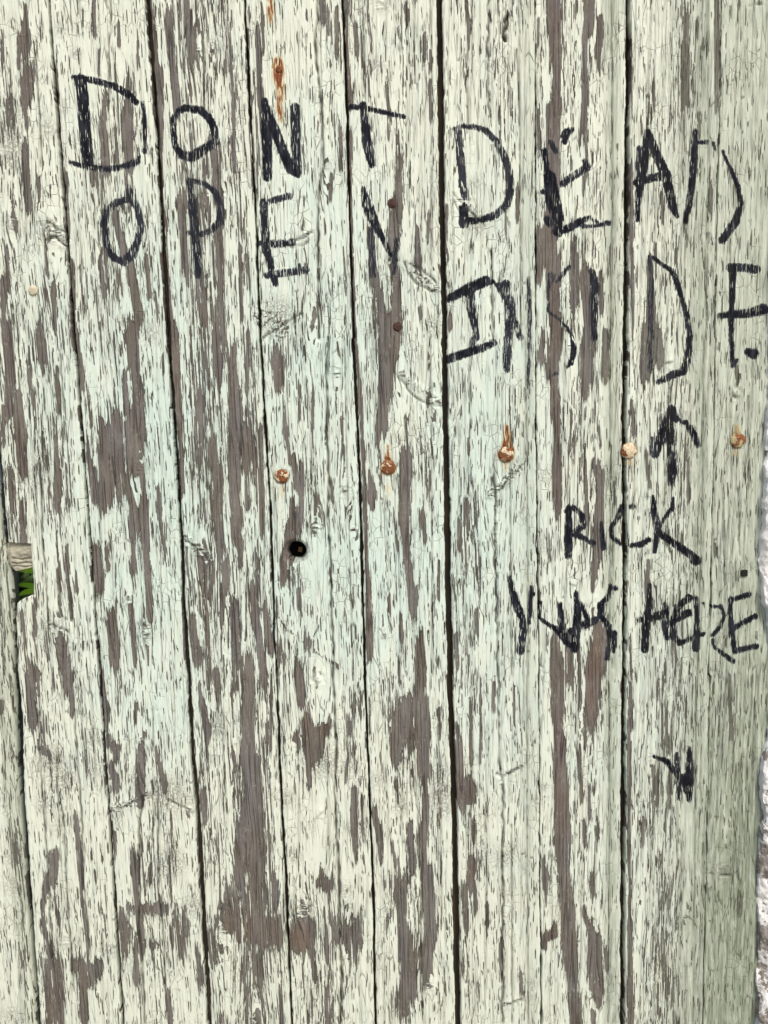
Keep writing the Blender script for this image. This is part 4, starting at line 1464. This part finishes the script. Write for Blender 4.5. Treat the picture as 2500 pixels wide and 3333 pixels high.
dome('bolt_head', 2047, 1467, 26, 4.0, HM('flaking_bolt_paint', .50, 6.7), door, 'cream bolt head standing over the wide joint', seed=4)
dome('bolt_head', 2402, 1434, 24, 3.0, head_mat('olive_bolt_paint', (.50, .44, .24, 1), (.20, .075, .035, 1), (.08, .03, .02, 1), .45, 9.2), door, 'olive bolt head on the greenish board', seed=5)
nb = simple('dark_brown_iron', (.045, .022, .018, 1), (.085, .045, .035, 1), 500, 500, 500)
dome('nail_head', 1275, 662, 14.5, 1.6, nb, door, 'dark brown nail head', seed=6)
dome('nail_head', 1294, 1063, 15, 1.6, nb, door, seed=7)
dome('nail_head', 107, 945, 15, 1.6, simple('cream_painted_iron', (.62, .60, .44, 1), (.52, .46, .34, 1), 300, 300, 300), door, 'nail head still cream with paint', seed=8)
dome('nail_head', 909, 224, 10.5, 1.3, simple('orange_rust_iron', (.28, .11, .04, 1), (.14, .05, .02, 1), 500, 500, 500), door, 'small nail head with a rust run below', seed=9)
# square nail hole near the right edge: a black block stands in for the shade inside it
sx_, sz_ = [q[0] for q in to_plane(np.array([2423.0]), np.array([1865.0]))]
box('nail_hole', sx_-.0034, sx_+.0030, -.0017, .004, sz_-.0034, sz_+.0034, blk, boards[8], .0005)

# ------------------------------------------------------------------ end-grain lump left in the notch
def lump():
    n, m = 34, 42
    u = np.linspace(12, 100, n); v = np.linspace(1764, 1866, m)
    U, V = np.meshgrid(u, v)
    # lower edge slopes: outline squeezed toward the left
    low = np.interp(U, [12, 22, 45, 70, 100], [1800, 1832, 1862, 1858, 1848]); top = np.interp(U, [12, 30, 100], [1772, 1764, 1764])
    V = top + (low-top)*((V-1764)/102.0)
    d = .004 + (vnoise(U, V, 40, 16, 5)-.5)*.0020 + (vnoise(U, V, 6, 5, 6)-.5)*.0009
    d += .004*np.clip((28-U)/16, 0, 1)
    for yy in (1822, 1836, 1846): d += .0022*np.exp(-((V-yy-2*np.sin(U*.12+yy))/2.2)**2)*(U > 34)
    x, z = to_plane(U, V)
    co = np.stack([x, d, z], -1).reshape(-1, 3); back = co.copy(); back[:, 1] = .017
    bmv = [tuple(c) for c in co]+[tuple(c) for c in back]; F = []
    q = lambda i, j: i*n+j
    for i in range(m-1):
        for j in range(n-1):
            F.append((q(i, j), q(i+1, j), q(i+1, j+1), q(i, j+1)))
    B = n*m
    for i in range(m-1):
        F.append((q(i, 0), q(i, 0)+B, q(i+1, 0)+B, q(i+1, 0))); F.append((q(i, n-1), q(i+1, n-1), q(i+1, n-1)+B, q(i, n-1)+B))
    for j in range(n-1):
        F.append((q(0, j), q(0, j+1), q(0, j+1)+B, q(0, j)+B)); F.append((q(m-1, j), q(m-1, j)+B, q(m-1, j+1)+B, q(m-1, j+1)))
    me = bpy.data.meshes.new('broken_edge'); me.from_pydata(bmv, [], F); me.update()
    mt = simple('splintered_tan_wood', (.42, .41, .31, 1), (.28, .265, .21, 1), 160, 160, 380, bump=.0004)
    o = link('broken_edge', me, mt, boards[0]); o['label'] = 'splintered tan lump of wood in the notch'
lump()

# ------------------------------------------------------------------ the neighbouring leaf at the left: its edge plank is seen across the dark gap
leaf = empty('gate_leaf', (-.45, 0, .55))
tag(leaf, 'neighbouring gate leaf at the far left, its round-edged plank seen across the dark gap', 'gate', kind='thing')
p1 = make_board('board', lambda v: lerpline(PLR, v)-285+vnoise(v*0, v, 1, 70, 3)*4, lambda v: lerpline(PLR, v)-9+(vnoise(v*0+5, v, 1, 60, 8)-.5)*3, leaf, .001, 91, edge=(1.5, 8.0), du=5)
vv = np.array([VT, VB]); uu = lerpline(PLR, vv)-287
p2 = make_board('board', lambda v: lerpline(PLR, v)-590, lambda v: lerpline(PLR, v)-292, leaf, .0015, 97, edge=(1.5, 1.5), du=9)
for zc in zs_[[0, 2]]:
    xa, _ = to_plane(np.array([-520.0]), np.array([1700.0])); xb, _ = to_plane(np.array([-120.0]), np.array([1700.0]))
    box('ledge', xa[0], xb[0], .0225, .046, zc-.045, zc+.045, dark, leaf, .003)

# ------------------------------------------------------------------ whitewashed rubble wall at the right
def stone_wall():
    edge = Zp("F 1668,0 1663,200 1656,400 1640,550 1636,700 1627,800 1622,1000 1610,1200 1598,1330 1612,1420 1618,1590 1640,1640\nI 1690,-40 1680,60 1655,350 1628,440 1606,600 1610,700 1622,850 1600,1000 1594,1150 1591,1400 1600,1550 1591,1750 1591,1900 1582,2088")
    edge = [(2535, -390), (2520, 300), (2512, 800)] + edge + [(2452, 3720)]
    v = np.arange(VT, VB, 7.0); n = 120
    E_ = lerpline(edge, v) + (vnoise(v*0, v, 1, 40, 14)-.5)*7 + (vnoise(v*0, v, 1, 13, 15)-.5)*5
    s = np.concatenate([-np.array([0, 0, 0]), np.linspace(0, 1, n-3)**1.6])
    U = E_[:, None] + s[None]*(3150-E_)[:, None]; V = np.repeat(v[:, None], n, 1)
    x, z = to_plane(U, V)
    roll = 16*PX*np.exp(-(U-E_[:, None])/14.0)
    y = -.011 + (vnoise(U, V, 90, 120, 31)-.5)*-.012 + (vnoise(U, V, 22, 26, 32)-.5)*.0045 + (vnoise(U, V, 7, 8, 33)-.5)*.0026 + roll*1.1
    y[:, 0] = .07; y[:, 1] = .012
    co = np.stack([x, y, z], -1).reshape(-1, 3); m = len(v)
    I = (np.arange(m-1)[:, None]*n + np.arange(n-1)[None]); F = np.stack([I, I+n, I+1+n, I+1], -1).reshape(-1, 4)
    me = bpy.data.meshes.new('rubble_wall'); me.from_pydata(co.tolist(), [], F.tolist()); me.update()
    g = N('whitewashed_stone'); tc = g.n('ShaderNodeTexCoord').outputs['Object']
    n1 = g.noise(tc, 26, 5, .62, .6); n2 = g.noise(tc, 130, 5, .65); n3 = g.noise(tc, 500, 4, .6)
    stone = g.mix(g.ss(n2, .35, .65), (.20, .18, .155, 1), (.36, .335, .305, 1)); stone = g.mix(g.ss(n3, .5, .75), stone, (.12, .10, .085, 1))
    sp = g.n('ShaderNodeSeparateXYZ'); g.t.links.new(tc, sp.inputs[0])
    # the limewash has worn off the lower stones
    bias = g.ss(sp.outputs[2], 1.02, 1.26, .03, -.10)
    f = g.ss(g.m_('ADD', g.m_('SUBTRACT', n1, bias), g.m_('MULTIPLY', g.m_('SUBTRACT', n2, .5), .35)), .44, .49)
    white = g.mix(g.ss(n2, .4, .7), (.88, .88, .86, 1), (.72, .715, .70, 1))
    g.put(g.b.inputs['Base Color'], g.mix(f, stone, white)); g.b.inputs['Roughness'].default_value = .9
    bp = g.n('ShaderNodeBump'); bp.inputs['Distance'].default_value = .002; g.put(bp.inputs['Height'], g.m_('ADD', g.m_('ADD', n2, g.m_('MULTIPLY', n3, .4)), g.m_('MULTIPLY', f, .25))); g.t.links.new(bp.outputs[0], g.b.inputs['Normal'])
    o = link('rubble_wall', me, g.m)
    tag(o, 'rough whitewashed stone wall at the right edge beside the greenish board', 'wall', kind='thing')
stone_wall()

# ------------------------------------------------------------------ leafy weeds behind the notch
def leaves():
    bush = empty('leafy_plant', (to_plane(np.array([70.0]), np.array([1900.0]))[0][0], .12, .6))
    tag(bush, 'bright green leafy plant growing behind the notch at the left', 'plant')
    mats = []
    for k, c in enumerate([(.24, .45, .03), (.34, .58, .04), (.08, .20, .02), (.45, .60, .30)]):
        g = N('leaf_green'); g.b.inputs['Base Color'].default_value = (*c, 1); g.b.inputs['Roughness'].default_value = .45
        g.b.inputs['Subsurface Weight'].default_value = 0
        tr = g.n('ShaderNodeBsdfTranslucent'); tr.inputs[0].default_value = (min(.8, c[0]*1.9), min(.9, c[1]*1.7), c[2]*1.5, 1)
        mx = g.n('ShaderNodeMixShader'); mx.inputs[0].default_value = .7
        g.t.links.new(g.b.outputs[0], mx.inputs[1]); g.t.links.new(tr.outputs[0], mx.inputs[2])
        g.t.links.new(mx.outputs[0], g.t.nodes['Material Output'].inputs[0]); mats.append(g.m)
    shapes = []
    for k, mt in enumerate(mats):
        me = bpy.data.meshes.new('leaf'); vs = []; F = []; n = 6
        for i in range(n+1):
            t = i/n; wd = .42*math.sin(math.pi*min(1, t*.97+.02))**.8*(1-.25*t)
            zc = -.22*t*t
            vs += [(t-.0, -wd/2, zc+.06), (t, 0, zc), (t, wd/2, zc+.06)]
        for i in range(n):
            a_ = i*3; F += [(a_, a_+3, a_+4, a_+1), (a_+1, a_+4, a_+5, a_+2)]
        me.from_pydata(vs, [], F); me.update(); me.materials.append(mt)
        me.polygons.foreach_set('use_smooth', [True]*len(me.polygons)); shapes.append(me)
    rr = random.Random(5)
    bx_, bz_ = [q[0] for q in to_plane(np.array([70.0]), np.array([1900.0]))]
    st = simple('green_stem', (.08, .13, .03, 1), (.12, .18, .05, 1), 90, 90, 90)
    for k in range(5):
        bm = bmesh.new(); x0 = bx_+(k-2)*.04; prev = None
        for i in range(9):
            t = i/8; c = Vector((x0+.03*math.sin(t*3+k), .13+.03*math.cos(k*2+t*2), .0+t*(1.35+.06*k)))
            ring = [bm.verts.new(c+Vector((math.cos(q*math.pi/3)*.003*(1.2-t), math.sin(q*math.pi/3)*.003*(1.2-t), 0))) for q in range(6)]
            if prev:
                for q in range(6): bm.faces.new((prev[q], prev[(q+1) % 6], ring[(q+1) % 6], ring[q]))
            prev = ring
        from_bm('stem', bm, st, bush)
    spots = [(bx_+rr.uniform(-.09, .09), rr.uniform(.055, .20), bz_+rr.uniform(-.16, .13)) for _ in range(60)]
    # a few leaves whose place shows through the notch
    spots += [(bx_-.022, .046, bz_+.004), (bx_-.022, .042, bz_-.022), (bx_-.012, .05, bz_-.004), (bx_-.026, .050, bz_-.012), (bx_-.03, .08, bz_+.012), (bx_-.01, .085, bz_-.03), (bx_-.03, .09, bz_-.035), (bx_-.015, .095, bz_-.002)]
    for i, (x, y, z) in enumerate(spots):
        o = bpy.data.objects.new('leaf', shapes[rr.choice((0, 0, 1, 1, 2, 2, 3)) if i < 60 else (1, 1, 3, 0, 1, 1, 0, 3)[i-60]]); COL.objects.link(o)
        s_ = rr.uniform(.02, .045) if i < 60 else .032
        o.parent = bush; o.location = Vector((x, y, z))-Vector(bush.location); o.scale = (s_,)*3
        o.rotation_euler = (rr.uniform(-.9, .9), rr.uniform(-.5, .7), rr.uniform(-.7, .7)) if i < 60 else ((-.8, .0, .2), (-.7, -.35, -.1), (-.9, -.35, .1), (-.8, .15, .3), (-.7, .2, .6), (-1.0, -.2, -.4), (-.8, -.5, .3), (-.9, .1, -.2))[i-60]
leaves()
def hedge_backdrop():  # mass of dark leaves added so the notch opening stays dark
    rr = np.random.default_rng(8); M = 20000
    bx_ = to_plane(np.array([70.0]), np.array([1900.0]))[0][0]
    c = np.stack([bx_+rr.uniform(-1.4, 1.4, M), rr.uniform(.6, 1.1, M), rr.uniform(0, 1.28, M)], -1)
    d = rr.normal(size=(M, 3)); d /= np.linalg.norm(d, axis=1)[:, None]; e_ = np.cross(d, rr.normal(size=(M, 3))); e_ /= np.linalg.norm(e_, axis=1)[:, None]
    L = rr.uniform(.03, .06, M)[:, None]
    P = np.stack([c-d*L, c+e_*L*.45, c+d*L, c-e_*L*.45], 1).reshape(-1, 3); F = np.arange(M*4).reshape(-1, 4)
    me = bpy.data.meshes.new('hedge_backdrop'); me.from_pydata(P.tolist(), [], F.tolist()); me.update()
    m = simple('hedge_leaf', (.035, .07, .015, 1), (.07, .12, .025, 1), 9, 9, 9)
    tag(link('hedge_backdrop', me, m, smooth=False), 'dark green undergrowth added to keep the view behind the notch dark', kind='stuff')
hedge_backdrop()

# ------------------------------------------------------------------ ground the door stands over (out of frame; gives the light its bounce)
gm = simple('trodden_earth', (.16, .14, .10, 1), (.24, .21, .16, 1), 6, 6, 6, bump=.01)
me = bpy.data.meshes.new('ground'); me.from_pydata([(-30, -30, 0), (30, -30, 0), (30, 30, 0), (-30, 30, 0)], [], [(0, 1, 2, 3)]); me.update()
tag(link('ground', me, gm), 'bare trodden earth, unseen, added to bounce light onto the door', None, kind='structure')
